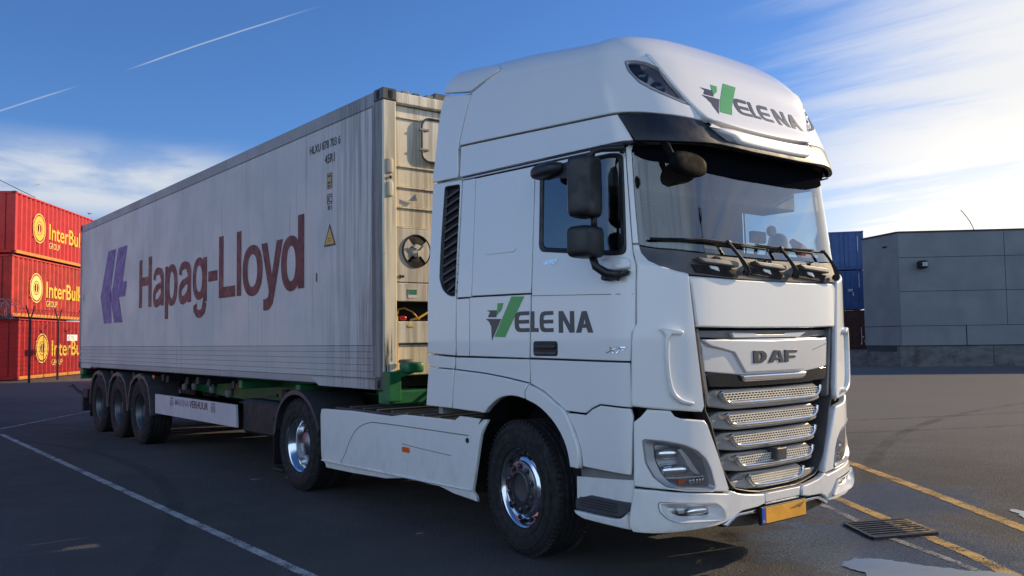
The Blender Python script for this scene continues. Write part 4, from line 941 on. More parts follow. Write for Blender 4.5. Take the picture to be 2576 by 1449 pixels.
# ---------------- windscreen
ws = [(-1.186, 2.244)]+[(-p[0], p[1]+.006) for p in cw_t[::-1]][1:]+[(p[0], p[1]+.006) for p in cw_t][1:-1]+[(1.186, 2.244), (1.189, 2.55), (1.180, 2.885), (1.155, 2.925), (.6, 2.955), (-.6, 2.955), (-1.155, 2.925), (-1.180, 2.885), (-1.189, 2.55)]
wi = [(-1.128, 2.275), (-.85, 2.235), (-.5, 2.218), (0, 2.210), (.5, 2.218), (.85, 2.235), (1.128, 2.275), (1.140, 2.55), (1.128, 2.845), (.85, 2.805), (.45, 2.770), (0, 2.760), (-.45, 2.770), (-.85, 2.805), (-1.128, 2.845), (-1.140, 2.55)]
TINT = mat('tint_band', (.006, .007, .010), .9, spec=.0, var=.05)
wsn = patch('windscreen', ws, GLASS, TR, S, off=-.002, thick=.0, bev=0, res=.06)
patch('shade_band', sym2([(1.181, 2.885), (1.160, 2.862), (1.06, 2.822), (.85, 2.783), (.6, 2.756), (.3, 2.742)])+[(.6, 2.954), (-.6, 2.954)][:0] if False else [(-1.160, 2.862), (-1.06, 2.822), (-.85, 2.783), (-.6, 2.756), (-.3, 2.742), (.3, 2.742), (.6, 2.756), (.80, 2.795), (.95, 2.840), (1.06, 2.905), (.6, 2.952), (-.6, 2.952), (-1.160, 2.92)], TINT, wsn, S, off=.0015, thick=.0, bev=0, res=.05)  # dark tint and inner visor; lopsided lower edge painted after a reflection
patch('frit_band', ws, GLOSSBLACK, wsn, S, off=-.009, thick=.003, bev=0, res=.06, holes=[wi], hr=.06)
def onS(s, z, o): X, n_ = frame(S, np.array([(s, z)])); return X[0]+n_[0]*o
for pv, el, b0, b1 in (((-.347, 2.070), (-.545, 2.268), (-1.105, 2.278), (-.10, 2.243)), ((.240, 2.070), (.055, 2.258), (-.46, 2.262), (.50, 2.246)), ((.822, 2.075), (.640, 2.268), (.05, 2.256), (.672, 2.262))):
    w_ = MB(); w_.sq(onS(*pv, .03), (.030, .030, .028), 1, 1, 10, 8); A_ = [onS(pv[0]+(el[0]-pv[0])*t, pv[1]+(el[1]-pv[1])*t, .045+.012*math.sin(math.pi*t)) for t in np.linspace(0, 1, 7)]
    w_.tube(A_, [.019, .020, .017, .013, .012, .012, .012], 6); o = w_.build('wiper', BLACK, TR, angle=50)
    B_ = [onS(b0[0]+(b1[0]-b0[0])*t, b0[1]+(b1[1]-b0[1])*t, .026) for t in np.linspace(0, 1, 16)]
    MB().tube(B_, .0095, 5).build('blade', BLACK, o); MB().tube([p+np.array((0, -.014, .010)) for p in B_[4:12]], .006, 4).build('blade_carrier', DGREY, o)
    j = onS(*el, .05); MB().tube([j, onS(el[0]+(b1[0]-el[0])*.10, el[1]-.004, .036)], .014, 6).build('joint', BLACK, o)

# ---------------- visor and roof
vb = [(1.330, 3.129), (1.237, 2.936)]
vis = patch('sun_visor', [(-1.332, 3.132), (-1.245, 2.936), (-.941, 2.927), (-.654, 2.920), (-.3, 2.908), (.3, 2.908), (.654, 2.920), (.941, 2.927), (1.245, 2.936), (1.332, 3.132), (1.089, 3.130), (.739, 3.116), (.4, 3.085), (-.4, 3.085), (-.739, 3.116), (-1.089, 3.130)], mat('visor_black', (.018, .021, .028), .30, spec=.35, var=.03), TR, SR, off=.012, thick=.03, bev=.006, res=.05, offf=lambda P: .085*np.exp(-((P[:, 1]-2.915)/.055)**2)*smst(1.10, .62, np.abs(P[:, 0])))
for a in (-.50, .02, .52): patch('visor_stud', [(a, 2.947), (a, 2.935), (a+.012, 2.935), (a+.012, 2.947)], CHROME, vis, SR, off=.075, thick=.03, bev=.003)
patch('visor_lip', list(spl([(-.655, 3.092), (-.56, 3.040), (-.50, 2.995), (-.455, 2.962), (-.36, 2.948), (0, 2.944), (.36, 2.948), (.455, 2.962), (.50, 2.995), (.56, 3.040), (.655, 3.092)], 5))+list(spl([(.56, 3.070), (.40, 3.050), (0, 3.040), (-.40, 3.050), (-.56, 3.070)], 5)), WHITE, TR, SR, off=.085, thick=.10, bev=.020, res=.025, offf=lambda P: .030*np.exp(-((P[:, 1]-2.985)/.03)**2)-.060*smst(.42, .66, np.abs(P[:, 0])))
# roof skin: lower band, hood above the crease, front panel
cre = lambda s: 3.115+.058*np.clip(np.abs(s)-1.0, 0, 3)+.012
for s in (NEAR, FAR):
    top = [(a, float(cre(a))-.004) for a in np.linspace(3.255, 1.342, 20)]
    patch('roof_side_lower', sg_([(1.258, 2.945), (1.7, 2.957), (2.4, 2.974), (3.252, 2.993)]+top, s), WHITE, TR, SR, off=-.004, thick=.03, bev=.006, res=.07)
    patch('rain_gutter', sg_([(1.25, 2.925), (1.25, 2.934), (3.19, 2.983), (3.19, 2.972)], s), BLACK, TR, SR, off=.006, thick=.03, bev=.003, res=.1)
    patch('gutter_strip', sg_([(1.25, 2.912), (1.25, 2.922), (3.19, 2.969), (3.19, 2.958)], s), SILVER, TR, S, off=.004, thick=.02, bev=.003, res=.1)
pe = [(1.02, 3.60), (.955, 3.52), (.896, 3.445), (.814, 3.322), (.724, 3.214), (.655, 3.118)]
lam = [(1.195, 3.534), (1.11, 3.540), (1.021, 3.529), (.907, 3.490), (.845, 3.38), (.779, 3.267), (.735, 3.226), (.80, 3.232), (.932, 3.269), (1.043, 3.313), (1.121, 3.362), (1.181, 3.454)]
lag = [(1.169, 3.515), (1.11, 3.520), (1.03, 3.512), (.926, 3.478), (.862, 3.37), (.800, 3.276), (.85, 3.280), (.972, 3.318), (1.05, 3.355), (1.112, 3.402), (1.155, 3.46)]
def edge_z(a): return 3.60+.10*max(0., (a-1.145)-.35)
for s in (NEAR, FAR):
    up_ = [(a, edge_z(a)) for a in np.linspace(1.02, 2.80, 14)]
    lo_ = [(3.265, 3.232), (3.20, 3.42), (3.105, 3.685), (2.95, 3.735)]
    bot = [(a, float(cre(a))+.004) for a in np.linspace(1.0, 3.26, 24)]
    h = patch('roof_hood', sg_(up_+lo_[::-1]+bot[::-1]+[(.80, 3.124), (.662, 3.118)]+pe[::-1][1:-1], s), WHITE, TR, SR, off=.012, thick=.03, bev=.008, res=.05, holes=[sg_(lam, s)], hr=.02)
    ll = funnel('roof_lamp', sg_(lam, s), sg_(lag, s), MATS['bezel_grey'], h, SR, [(0, .010), (.3, .012), (.9, .0), (1, -.012)], r=.015)
    patch('lens', sg_(lag, s), LENS, ll, SR, off=-.004, thick=0, bev=0, res=.05)
    patch('lamp_back', sg_(lag, s), mat('lamp_tray', (.62, .66, .72), .3, metal=.3, var=.04) if 'lamp_tray' not in MATS else MATS['lamp_tray'], ll, SR, off=-.085, thick=.0, bev=0)
    for a, z in ((1.064, 3.444), (.945, 3.362)):
        X, n_ = frame(SR, np.array([(a*s, z)])); c_ = X[0]-n_[0]*.055
        MB().sq(c_, (.058, .058, .058), 1, 1, 16, 12).build('lamp_cup', GLOSSBLACK, ll, smooth=True)
    patch('roof_sun_block', sg_([(1.26, 2.93), (3.64, 2.99), (3.50, 3.76), (3.0, 3.70), (1.6, 3.58), (1.05, 3.56), (1.0, 3.10)], s), GAPBLACK, TR, SR, off=-.045, thick=0, bev=0, res=.1)  # dark backing added to keep sun from leaking through the roof panel gaps
    # rear wind deflector
    patch('rear_deflector', sg_([(3.268, 2.992), (3.283, 3.232), (3.218, 3.42), (3.125, 3.676), (3.53, 3.756), (3.60, 3.4), (3.658, 3.005)], s), WHITE, TR, SR, off=.008, thick=.03, bev=.008, res=.06)
    patch('rear_deflector_cap', sg_(list(spl([(3.118, 3.690), (2.95, 3.752), (2.78, 3.80)], 4))+[(2.90, 3.87), (3.2, 3.93), (3.44, 3.955), (3.50, 3.935), (3.53, 3.772)], s), WHITE, TR, SR, off=.030, thick=.03, bev=.008, res=.06, r=.01)
FPO = lambda P: .040*smst(3.30, 3.08, P[:, 1])*smst(.80, .55, np.abs(P[:, 0]))-.018*np.exp(-((P[:, 1]-3.55)/.06)**2)*0
fp = patch('roof_front_panel', [(-p[0]+.004, p[1]) for p in pe]+list(spl([(-.60, 3.098), (-.35, 3.078), (0, 3.070), (.35, 3.078), (.60, 3.098)], 4))+[(p[0]-.004, p[1]) for p in pe[::-1]]+[(.5, 3.625), (0, 3.632), (-.5, 3.625)], WHITE, TR, SR, off=.022, thick=.05, bev=.012, res=.045, offf=FPO)
# roof top: shell from the hood edge inwards
V = []; F = []; sv = np.r_[-np.linspace(3.55, 1.0, 30), np.linspace(-.9, .9, 13), np.linspace(1.0, 3.55, 30)]
rings = 9
def topz(a): return 3.60+.10*np.clip((np.abs(a)-1.145)-.35, 0, 2.2)*(np.abs(a) > 1.02)
ez = np.array([edge_z(abs(a)) if abs(a) > 1.02 else 3.60+.03*(1-(a/1.02)**2) for a in sv])-.006
for i in range(rings):
    z = ez+(i/(rings-1))**.8*.205; P = np.stack([sv, z], 1); X = SR(P); nn_ = frame(SR, P)[1]
    V += list(X+nn_*(.010 if i else .004))
n = len(sv)
for i in range(rings-1):
    for k in range(n-1): F.append((i*n+k, i*n+k+1, (i+1)*n+k+1, (i+1)*n+k))
base = len(V); R_ = V[-n:]
for k in range(n): V.append(np.array((R_[k][0]*.0, max(R_[k][1], .95), R_[k][2]+.015)))
for k in range(n-1): F.append(((rings-1)*n+k, (rings-1)*n+k+1, base+k+1, base+k))
mk('roof_skin', V, F, WHITE, TR, smooth=True)

# ---------------- lettering on doors and roof
vel = [('mark_wide', [(-2.515, 1.954), (-2.360, 1.948), (-2.601, 1.643), (-2.734, 1.648)], GLOGO, ()),
       ('mark_narrow', [(-2.689, 1.909), (-2.614, 1.908), (-2.640, 1.854), (-2.702, 1.814)], GLOGO, ()),
       ('mark_cap', [(-2.830, 1.858), (-2.700, 1.855), (-2.706, 1.800), (-2.817, 1.803), (-2.788, 1.842)], FLOGO, ()),
       ('mark_blade', [(-2.845, 1.791), (-2.645, 1.786), (-2.768, 1.620), (-2.774, 1.729), (-2.80, 1.765)], FLOGO, ())]
def Egl(x0, x1, z0, z1):
    w_, h_ = x1-x0, z1-z0; q = lambda u, v: (x0+u*w_, z0+v*h_)
    left = [q(.34, 1), q(.14, .95), q(.03, .80), q(0, .58), q(0, .42), q(.03, .20), q(.14, .05), q(.34, 0)]
    return left+[q(1, 0), q(1, .19), q(.42, .19), q(.30, .26), q(.29, .41), q(.98, .41), q(.98, .59), q(.29, .59), q(.30, .74), q(.42, .81), q(1, .81), q(1, 1)]
vel += [('letter_e', Egl(-2.480, -2.305, 1.680, 1.835), FLOGO, ()),
        ('letter_l', [(-2.287, 1.833), (-2.245, 1.832), (-2.247, 1.708), (-2.200, 1.707), (-2.200, 1.678), (-2.290, 1.679)], FLOGO, ()),
        ('letter_e', Egl(-2.187, -2.034, 1.676, 1.828), FLOGO, ()),
        ('letter_n', [(-1.977, 1.669), (-1.977, 1.824), (-1.930, 1.824), (-1.858, 1.725), (-1.858, 1.821), (-1.813, 1.820), (-1.813, 1.668), (-1.862, 1.668), (-1.931, 1.762), (-1.931, 1.669)], FLOGO, ()),
        ('letter_a', [(-1.797, 1.667), (-1.735, 1.816), (-1.687, 1.816), (-1.624, 1.666), (-1.676, 1.666), (-1.690, 1.700), (-1.731, 1.700), (-1.745, 1.667)], FLOGO, [[(-1.720, 1.727), (-1.700, 1.727), (-1.710, 1.765)]])]
for nm, lp_, m_, hs in vel:
    patch(nm, lp_, m_, TR, S, off=.0022, thick=.0020, bev=0, res=.06, holes=hs)
    # far door: same artwork, read the right way round
    mr = lambda P: [(2.233-(p[0]+2.233), p[1]) for p in P]
    patch(nm, [(p[0]+4.466, p[1]) for p in lp_], m_, TR, S, off=.0022, thick=.0020, bev=0, res=.06, holes=[[(p[0]+4.466, p[1]) for p in h] for h in hs])
    rf = lambda P: [(p[0]+2.262, 3.165+(p[1]-1.62)*.92) for p in P]
    patch(nm, rf(lp_), m_, fp, SR, off=.0245, thick=.0020, bev=0, res=.04, holes=[rf(h) for h in hs], offf=FPO)
def badge(nm, body, s0, s1, z0, z1, shear=.0, bold=.02):
    V_, F_ = text2d(body, bold); P = np.array([(s0+(u+shear*v)*(s1-s0)/(1+shear), z0+v*(z1-z0)) for u, v in V_]); X, n_ = frame(S, P); k = len(V_)
    VV = list(X+n_*.008); FF = list(F_)
    mk(nm, VV, FF, CHROME, TR)
badge('badge', 'XF', -1.508, -1.330, 1.527, 1.568, .25, .0); badge('badge', '480', -2.142, -1.974, 2.164, 2.198, .25, .0)

# ---------------- cab inside
it = TR
MB().box((-1.17, .26, 1.46), (1.17, 2.42, 1.52)).build('cab_floor', INTER, it)
MB().box((-1.19, 2.40, 1.0), (1.19, 2.46, 3.0)).build('cab_back_wall', INTERL, it)
MB().box((-1.19, .30, 2.965), (1.19, 2.40, 2.99)).build('headlining', INTERL, it)
MB().box((-1.12, .16, 1.0), (1.12, .20, 2.06)).build('bulkhead', GAPBLACK, it)
mb = MB()
for s in (NEAR, FAR):
    inner = []
    patch('door_lining', sg_([(1.30, 2.18), (1.30, 1.50), (3.66, 1.50), (3.60, 2.96), (2.30, 2.96), (1.26, 2.93)], s), INTER, it, S, off=-.050, thick=0, bev=0, res=.12, holes=[sg_([(2.175, 2.285), (1.32, 2.195), (1.30, 2.865), (2.165, 2.885)], s)], hr=.04)
    patch('pillar_lining', sg_([(1.30, 2.93), (1.30, 2.20), (1.155, 2.25), (1.155, 2.90)], s), INTERL, it, S, off=-.06, thick=0, bev=0, res=.06)
# dashboard follows the screen
da = np.linspace(-1.12, 1.12, 15); V = []; F = []
for a in da:
    p = onS(a, 2.19, -.05); V += [(p[0], p[1], 2.165), (p[0]*.985, p[1]+.22, 2.205), (p[0]*.97, .62, 2.17), (p[0]*.97, .66, 1.80), (p[0]*.97, .50, 1.52)]
for i in range(14):
    for k in range(4): F.append((i*5+k, (i+1)*5+k, (i+1)*5+k+1, i*5+k+1))
mk('dashboard', V, [f[::-1] for f in F], INTER, it, smooth=False)
MB().box((-.16, .40, 2.19), (.16, .58, 2.33), .02).build('dash_screen', BLACK, it)
for x in (-.62, .62):
    b = MB(); b.sq(np.array((x, 1.12, 1.95)), (.27, .27, .12), .4, .4); b.sq(np.array((x, 1.36, 2.32)), (.25, .10, .40), .4, .5); b.sq(np.array((x, 1.38, 2.76)), (.15, .06, .10), .5, .5)
    b.build('seat', INTER, it, smooth=True); 
MB().lathe([(.215+.016*math.cos(t), .016*math.sin(t)) for t in np.linspace(0, 2*math.pi, 9)[:-1]], np.array((.60, .62, 2.26)), 2, 28, True).build('steering_wheel', BLACK, it, smooth=True)
MB().tube([(.60, .62, 2.26), (.60, .55, 1.98)], .04, 8).build('steering_column', BLACK, it)
rc = [(.46, 2.352), (.52, 2.378), (.74, 2.345), (.96, 2.262), (.92, 2.215), (.66, 2.215)]
MB().prism(rc, lambda x, z: (x, .06+(x-.5)*.22, z), lambda x, z: (x, .075+(x-.5)*.22, z)).build('sunshade_cloth', REDCLOTH, it)
fn = MB().lathe([(.0, -.02), (.038, -.02), (.044, 0), (.038, .02), (0, .02)], np.array((.43, .20, 2.445)), 1, 20); fn.tube([(.43, .21, 2.40), (.41, .26, 2.20)], .010, 6); fn.build('dash_fan', INTERL, it, angle=40)
MB().box((.20, .20, 2.345), (.37, .25, 2.435), .01).build('toll_box', DGREY, it); MB().tube([(.28, .23, 2.345), (.28, .26, 2.19)], .015, 6).build('box_stand', BLACK, it)
mb = MB().sq(np.array((.60, .26, 2.36)), (.07, .07, .085), .8, .8); mb.sq(np.array((.60, .26, 2.26)), (.085, .07, .09), .8, .8); mb.build('plush_toy', INTER, it, smooth=True)
for x0, x1 in ((-1.1, -.02), (.02, 1.1)): MB().box((x0, .42, 2.68), (x1, .75, 2.96), .012).build('overhead_locker', INTERL, it)

# ---------------- mirrors
MIRB = mat('mirror_black', (.006, .0065, .008), .7, spec=.05, var=.1)
for s in (NEAR,):
    def mp(x, y, z): return np.array((-x*s*-1 if False else s*x, y, z))
    M = rotz(math.radians(14*s*-1))
    mr_ = MB().sq(mp(1.430, .345, 2.630), (.105, .090, .205), .25, .42, 26, 18, M).build('mirror_housing', BLACK, TR, smooth=True)
    MB().sq(mp(1.430, .412, 2.630), (.088, .035, .180), .2, .3, 20, 10, M).build('mirror_glass', CHROME, mr_, smooth=True)
    m2 = MB().sq(mp(1.430, .345, 2.262), (.115, .095, .105), .35, .42, 26, 16, M).build('wide_mirror_housing', BLACK, TR, smooth=True)
    MB().sq(mp(1.430, .417, 2.262), (.095, .035, .085), .25, .3, 20, 10, M).build('mirror_glass', CHROME, m2, smooth=True)
    MB().tube([mp(1.39, .32, 2.82), mp(1.38, .31, 2.87), mp(1.34, .27, 2.885), mp(1.25, .17, 2.885), mp(1.215, .20, 2.88)], [.022, .022, .024, .026, .028], 8).build('mirror_arm', BLACK, TR, smooth=True)
    MB().tube([mp(1.385, .31, 2.45), mp(1.385, .31, 2.35)], .022, 8).build('mirror_link', BLACK, TR, smooth=True)
    MB().tube([mp(1.39, .33, 2.18), mp(1.375, .31, 2.10), mp(1.33, .26, 2.055), mp(1.26, .20, 2.035)], [.026, .028, .032, .036], 8).build('mirror_arm', BLACK, TR, smooth=True)
    patch('mirror_mount', sg_([(1.29, 2.070), (1.30, 2.040), (1.46, 2.005), (1.50, 2.02), (1.49, 2.055)], s), BLACK, TR, S, off=.055, thick=.06, bev=.01, r=.012)
    patch('mount_cover', sg_([(1.285, 2.150), (1.29, 2.080), (1.49, 2.066), (1.52, 2.155), (1.44, 2.165)], s), WHITE, TR, S, off=.035, thick=.05, bev=.015, r=.02, res=.03)
    MB().sq(mp(1.36, .79, 2.815), (.085, .165, .055), .7, .7, 22, 14, rotz(math.radians(6*s))).build('kerb_mirror', BLACK, TR, smooth=True)
    MB().raw([mp(1.21, .56, 2.90), mp(1.21, .74, 2.88), mp(1.37, .76, 2.84), mp(1.37, .58, 2.84), mp(1.21, .56, 2.87), mp(1.21, .74, 2.85), mp(1.37, .76, 2.76), mp(1.37, .58, 2.73)], [(0, 1, 2, 3), (7, 6, 5, 4), (0, 4, 5, 1), (1, 5, 6, 2), (2, 6, 7, 3), (3, 7, 4, 0)]).build('mirror_bracket', BLACK, TR)
# front-view mirror hanging under the visor, near side
MB().sq(np.array((-.880, -.075, 2.775)), (.205, .050, .082), .8, .85, 24, 16, rotz(.10)).build('front_mirror', MIRB, TR, smooth=True)
MB().tube([(-.98, .03, 2.93), (-1.02, -.03, 2.86), (-1.01, -.07, 2.78)], [.03, .028, .026], 8).build('mirror_arm', MIRB, TR, smooth=True)

# ---------------- chassis, skirts, wheels
skt = [(5.765, .926), (5.1, .938), (4.366, .931), (4.156, .957), (3.349, .960), (3.305, .996), (2.911, .988), (2.985, .70), (3.062, .414), (3.064, .322), (3.402, .345), (3.58, .386), (3.75, .375), (4.161, .388), (4.507, .340), (5.2, .318), (5.735, .312), (5.745, .40)]
for s in (NEAR, FAR):
    sk = patch('side_skirt', sg_(skt, s), WHITE, TR, S, off=-.004, thick=.03, bev=.008, res=.07, offf=lambda P: -.05*smst(.42, .34, P[:, 1])-.05*smst(.88, 1.0, P[:, 1])-.04*np.exp(-((np.abs(P[:, 0])-3.85)/.25)**2)*smst(.44, .36, P[:, 1]))
    path = spl([(5.33, .392), (5.22, .50), (5.10, .66), (4.95, .78), (4.75, .843), (4.55, .858), (3.9, .858), (3.10, .853)], 8)
    patch('panel_groove', sg_(list(strip_loop(path, .008)), s), MGREY, sk, S, off=-.0025, thick=.003, bev=0, res=.05)
    patch('panel_groove', sg_(list(strip_loop(spl([(4.13, .70), (3.8, .684), (3.35, .668)], 5), .006)), s), MGREY, sk, S, off=-.0025, thick=.003, bev=0)
    patch('skirt_crease', sg_([(3.07, .412), (3.07, .424), (5.73, .402), (5.73, .390)], s), WHITE, sk, S, off=.006, thick=.02, bev=.004, res=.1)
    patch('side_marker', sg_([(3.997, .678), (3.997, .630), (4.118, .630), (4.118, .678)], s), AMBER, sk, S, off=.008, thick=.015, bev=.005, r=.012)
    patch('fuel_lock', sg_([(3.117+.022*math.cos(t), .813+.022*math.sin(t)) for t in np.linspace(0, 2*math.pi, 12)[:-1]], s), BLACK, sk, S, off=.002, thick=.01, bev=.002)
CH = CHASSIS
for x in (-.42, .34): MB().box((x, .35, .72), (x+.08, 6.25, 1.0)).build('frame_rail', CH, TR)
for y in (1.0, 2.8, 4.0, 5.9): MB().box((-.34, y, .76), (.34, y+.1, .96)).build('cross_member', CH, TR)
for s in (NEAR, FAR):
    MB().box((s*.52, 2.05, .42), (s*1.17, 4.40, .90), .06).build('tank', CH, TR)
    MB().tube([(s*.85, 2.05, .935), (s*.85, 4.35, .935)], .0, 4) if False else None
    MB().box((s*.45, 1.90, .93), (s*1.15, 4.45, .95)).build('catwalk', DGREY, TR)
    for k in range(9): MB().box((s*.50, 2.0+k*.27, .952), (s*1.12, 2.03+k*.27, .966)).build('catwalk_rib', MGREY, TR)
MB().box((-.5, 4.7, 1.00), (.5, 5.75, 1.12), .04).build('fifth_wheel', CH, TR)
mb = MB()
for k in range(5):
    x = -.55+k*.12; mb.tube([(x, 2.5, 1.5+.03*k), (x-.03, 2.75, 1.15+.02*k), (x, 3.1, 1.12), (x+.02, 3.3, 1.30)], .016, 6)
mb.build('air_hoses', BLACK, TR, smooth=True)
MB().tube([(.0, .5, .42), (0, 6, .42)], .05, 8).build('drive_shaft', CH, TR)
MB().box((-1.1, .30, .45), (1.1, 1.0, 1.0)).build('engine_bay', GAPBLACK, TR)
# wheel housings
for s in (NEAR, FAR):
    V = []; F = []; n = 22
    for i in range(n+1):
        t = math.radians(-12+204*i/n); y, z = 1.33+.66*math.cos(t)*1.02, .52+.69*math.sin(t)
        V += [(s*1.215, y, z), (s*.70, y, z)]
    for i in range(n): F.append((2*i, 2*i+1, 2*i+3, 2*i+2))
    F.append(tuple(2*i+1 for i in range(n+1)))
    mk('wheel_housing', V, F, GAPBLACK, TR, smooth=False)
    # rear mudguard over the drive axle
    V = []; F = []; n = 18
    for i in range(n+1):
        t = math.radians(20+150*i/n); y, z = 5.20+.60*math.cos(math.pi-t), .50+.60*math.sin(t)
        V += [(s*1.255, y, z), (s*.62, y, z), (s*1.255, y, z-.05), (s*1.245, 5.2+(y-5.2)*.94, .5+(z-.5)*.94)]
    for i in range(n): a = 4*i; F += [(a, a+1, a+5, a+4), (a+0, a+4, a+6, a+2), (a+2, a+6, a+7, a+3)]
    mk('mudguard', V, F, DGREY, TR, smooth=False)
    MB().box((s*.62, 5.785, .22), (s*1.25, 5.80, .76)).build('mud_flap', BLACK, TR)
def wheel(kind, c, s, parent, steer=0., R=.5, tw=.30):
    """tyre + rim + hub parts; s = side sign, c = centre of the outer face plane"""
    c = np.array(c, float); M = rotz(steer)
    def bld(mb_, nm, m, par, **k):
        Vv = np.array(mb_.V)-c; Vv[:, 0] *= -s; mb_.V = [tuple(M@v+c) for v in Vv]
        if s > 0: mb_.F = [f[::-1] for f in mb_.F]
        return mb_.build(nm, m, par, **k)
    # profile: radius, axial (0 = outer face, + inwards after mirroring to the near side)
    ty = [(.292, .02), (.300, -.004), (.33, -.014), (.40, -.022), (R-.05, -.016), (R-.018, .004), (R-.004, .03)]
    for k in range(5):
        a = .055+k*(tw-.11)/4; ty += [(R, a-.018), (R, a+.012), (R-.012, a+.014), (R-.012, a+.022)]
    ty += [(R, tw-.04), (R-.018, tw-.004), (R-.06, tw+.012), (.40, tw+.018), (.30, tw)]
    w_ = bld(MB().lathe([(r, x) for r, x in ty], c, 0, 56), 'wheel', RUBBER, parent, angle=38)
    # sidewall rings and tread blocks
    mb_ = MB(); mb_.lathe([(.352, -.0195), (.356, -.0235), (.360, -.0205)], c, 0, 48); mb_.lathe([(.435, -.0215), (.44, -.0265), (.446, -.022)], c, 0, 48); bld(mb_, 'sidewall_ring', RUBBER, w_, smooth=True)
    mb_ = MB()
    for k in range(72):
        t = 2*math.pi*k/72
        for x0, x1 in ((.004, .040), (tw-.04, tw-.004)):
            p = c+np.array((0, (R-.006)*math.cos(t), (R-.006)*math.sin(t))); q = c+np.array((0, (R+.006)*math.cos(t), (R+.006)*math.sin(t)))
            mb_.beam(p+np.array((x0, 0, 0)), p+np.array((x1, 0, 0)), .024, .018)
    bld(mb_, 'tread_blocks', RUBBER, w_)['kind'] = 'stuff'
    if kind == 'front':
        rim = [(.298, -.006), (.302, .006), (.292, .014), (.280, .020), (.272, .05), (.262, .075), (.250, .080), (.243, .068), (.236, .042), (.226, .030), (.205, .026), (.200, .020), (.190, .016), (.120, .014), (.115, .022)]
        bld(MB().lathe(rim, c, 0, 64), 'rim', ALU, w_, angle=50)
        bld(MB().lathe([(.204, .024), (.200, .010), (.193, .006), (.128, .004), (.122, .010), (.118, .03)], c, 0, 56), 'disc', DISC, w_, angle=40)
        bld(MB().lathe([(.128, .006), (.126, -.004), (.112, -.012), (.108, .02), (.085, .03), (0, .03)], c, 0, 40), 'hub', DGREY, w_, angle=40)
        for k in range(10):
            t = 2*math.pi*(k+.5)/10; pos = c+np.array((.004, .162*math.cos(t), .162*math.sin(t)))
            bld(MB().lathe([(.029, -.004), (.026, .001), (.024, .012), (0, .012)], pos, 0, 14), 'bolt_pocket', GAPBLACK, w_, smooth=False)
            bld(MB().lathe([(.018, .006), (.018, -.010), (.013, -.018), (0, -.018)], pos, 0, 6), 'wheel_nut', DISC, w_)
            t2 = 2*math.pi*k/10; pos = c+np.array((.047, .248*math.cos(t2), .248*math.sin(t2)))
            mb_ = MB().sq(pos, (.022, .018, .018), 1, 1, 10, 8); bld(mb_, 'hand_hole', GAPBLACK, w_, smooth=True)
    else:
        rim = [(.298, -.006), (.302, .006), (.290, .014), (.278, .022), (.270, .06), (.258, .075), (.252, .10), (.246, .155), (.236, .168), (.215, .170)]
        m_ = ALU if kind == 'drive' else mat('trailer_rim', (.11, .115, .13), .45, metal=.7, var=.2) if 'trailer_rim' not in MATS else MATS['trailer_rim']
        bld(MB().lathe(rim, c, 0, 64), 'rim', m_, w_, angle=50)
        bld(MB().lathe([(.240, .166), (.150, .172), (.140, .150), (.135, .09), (.11, .075), (0, .07)], c, 0, 40), 'disc', DISC if kind == 'drive' else DGREY, w_, angle=40)
        for k in range(10):
            t = 2*math.pi*(k+.5)/10; pos = c+np.array((.168, .168*math.cos(t), .168*math.sin(t)))
            bld(MB().lathe([(.020, .01), (.020, -.022), (.014, -.03), (0, -.03)], pos, 0, 6), 'wheel_nut', DISC, w_)
            t2 = 2*math.pi*k/10; pos = c+np.array((.164, .214*math.cos(t2), .214*math.sin(t2)))
            bld(MB().sq(pos, (.012, .022, .022), 1, 1, 10, 8), 'hand_hole', GAPBLACK, w_, smooth=True)
    return w_
for s in (NEAR, FAR):
    wheel('front', (s*1.195, 1.36, .505), s, TR, steer=math.radians(-7), tw=.31, R=.508)
    wheel('drive', (s*1.215, 5.20, .5), s, TR, tw=.27)
    wheel('drive', (s*.90, 5.20, .5), s, TR, tw=.27) if False else MB().lathe([(.2, 0), (.48, 0), (.5, .03), (.5, .24), (.48, .27), (.2, .27)], np.array((s*.88-.135, 5.2, .5)), 0, 40).build('inner_tyre', RUBBER, TR, angle=40)
MB().tube([(-1.0, 5.2, .5), (1.0, 5.2, .5)], .09, 10).build('axle', CH, TR); MB().tube([(-.95, 1.36, .47), (.95, 1.36, .47)], .06, 8).build('axle', CH, TR)

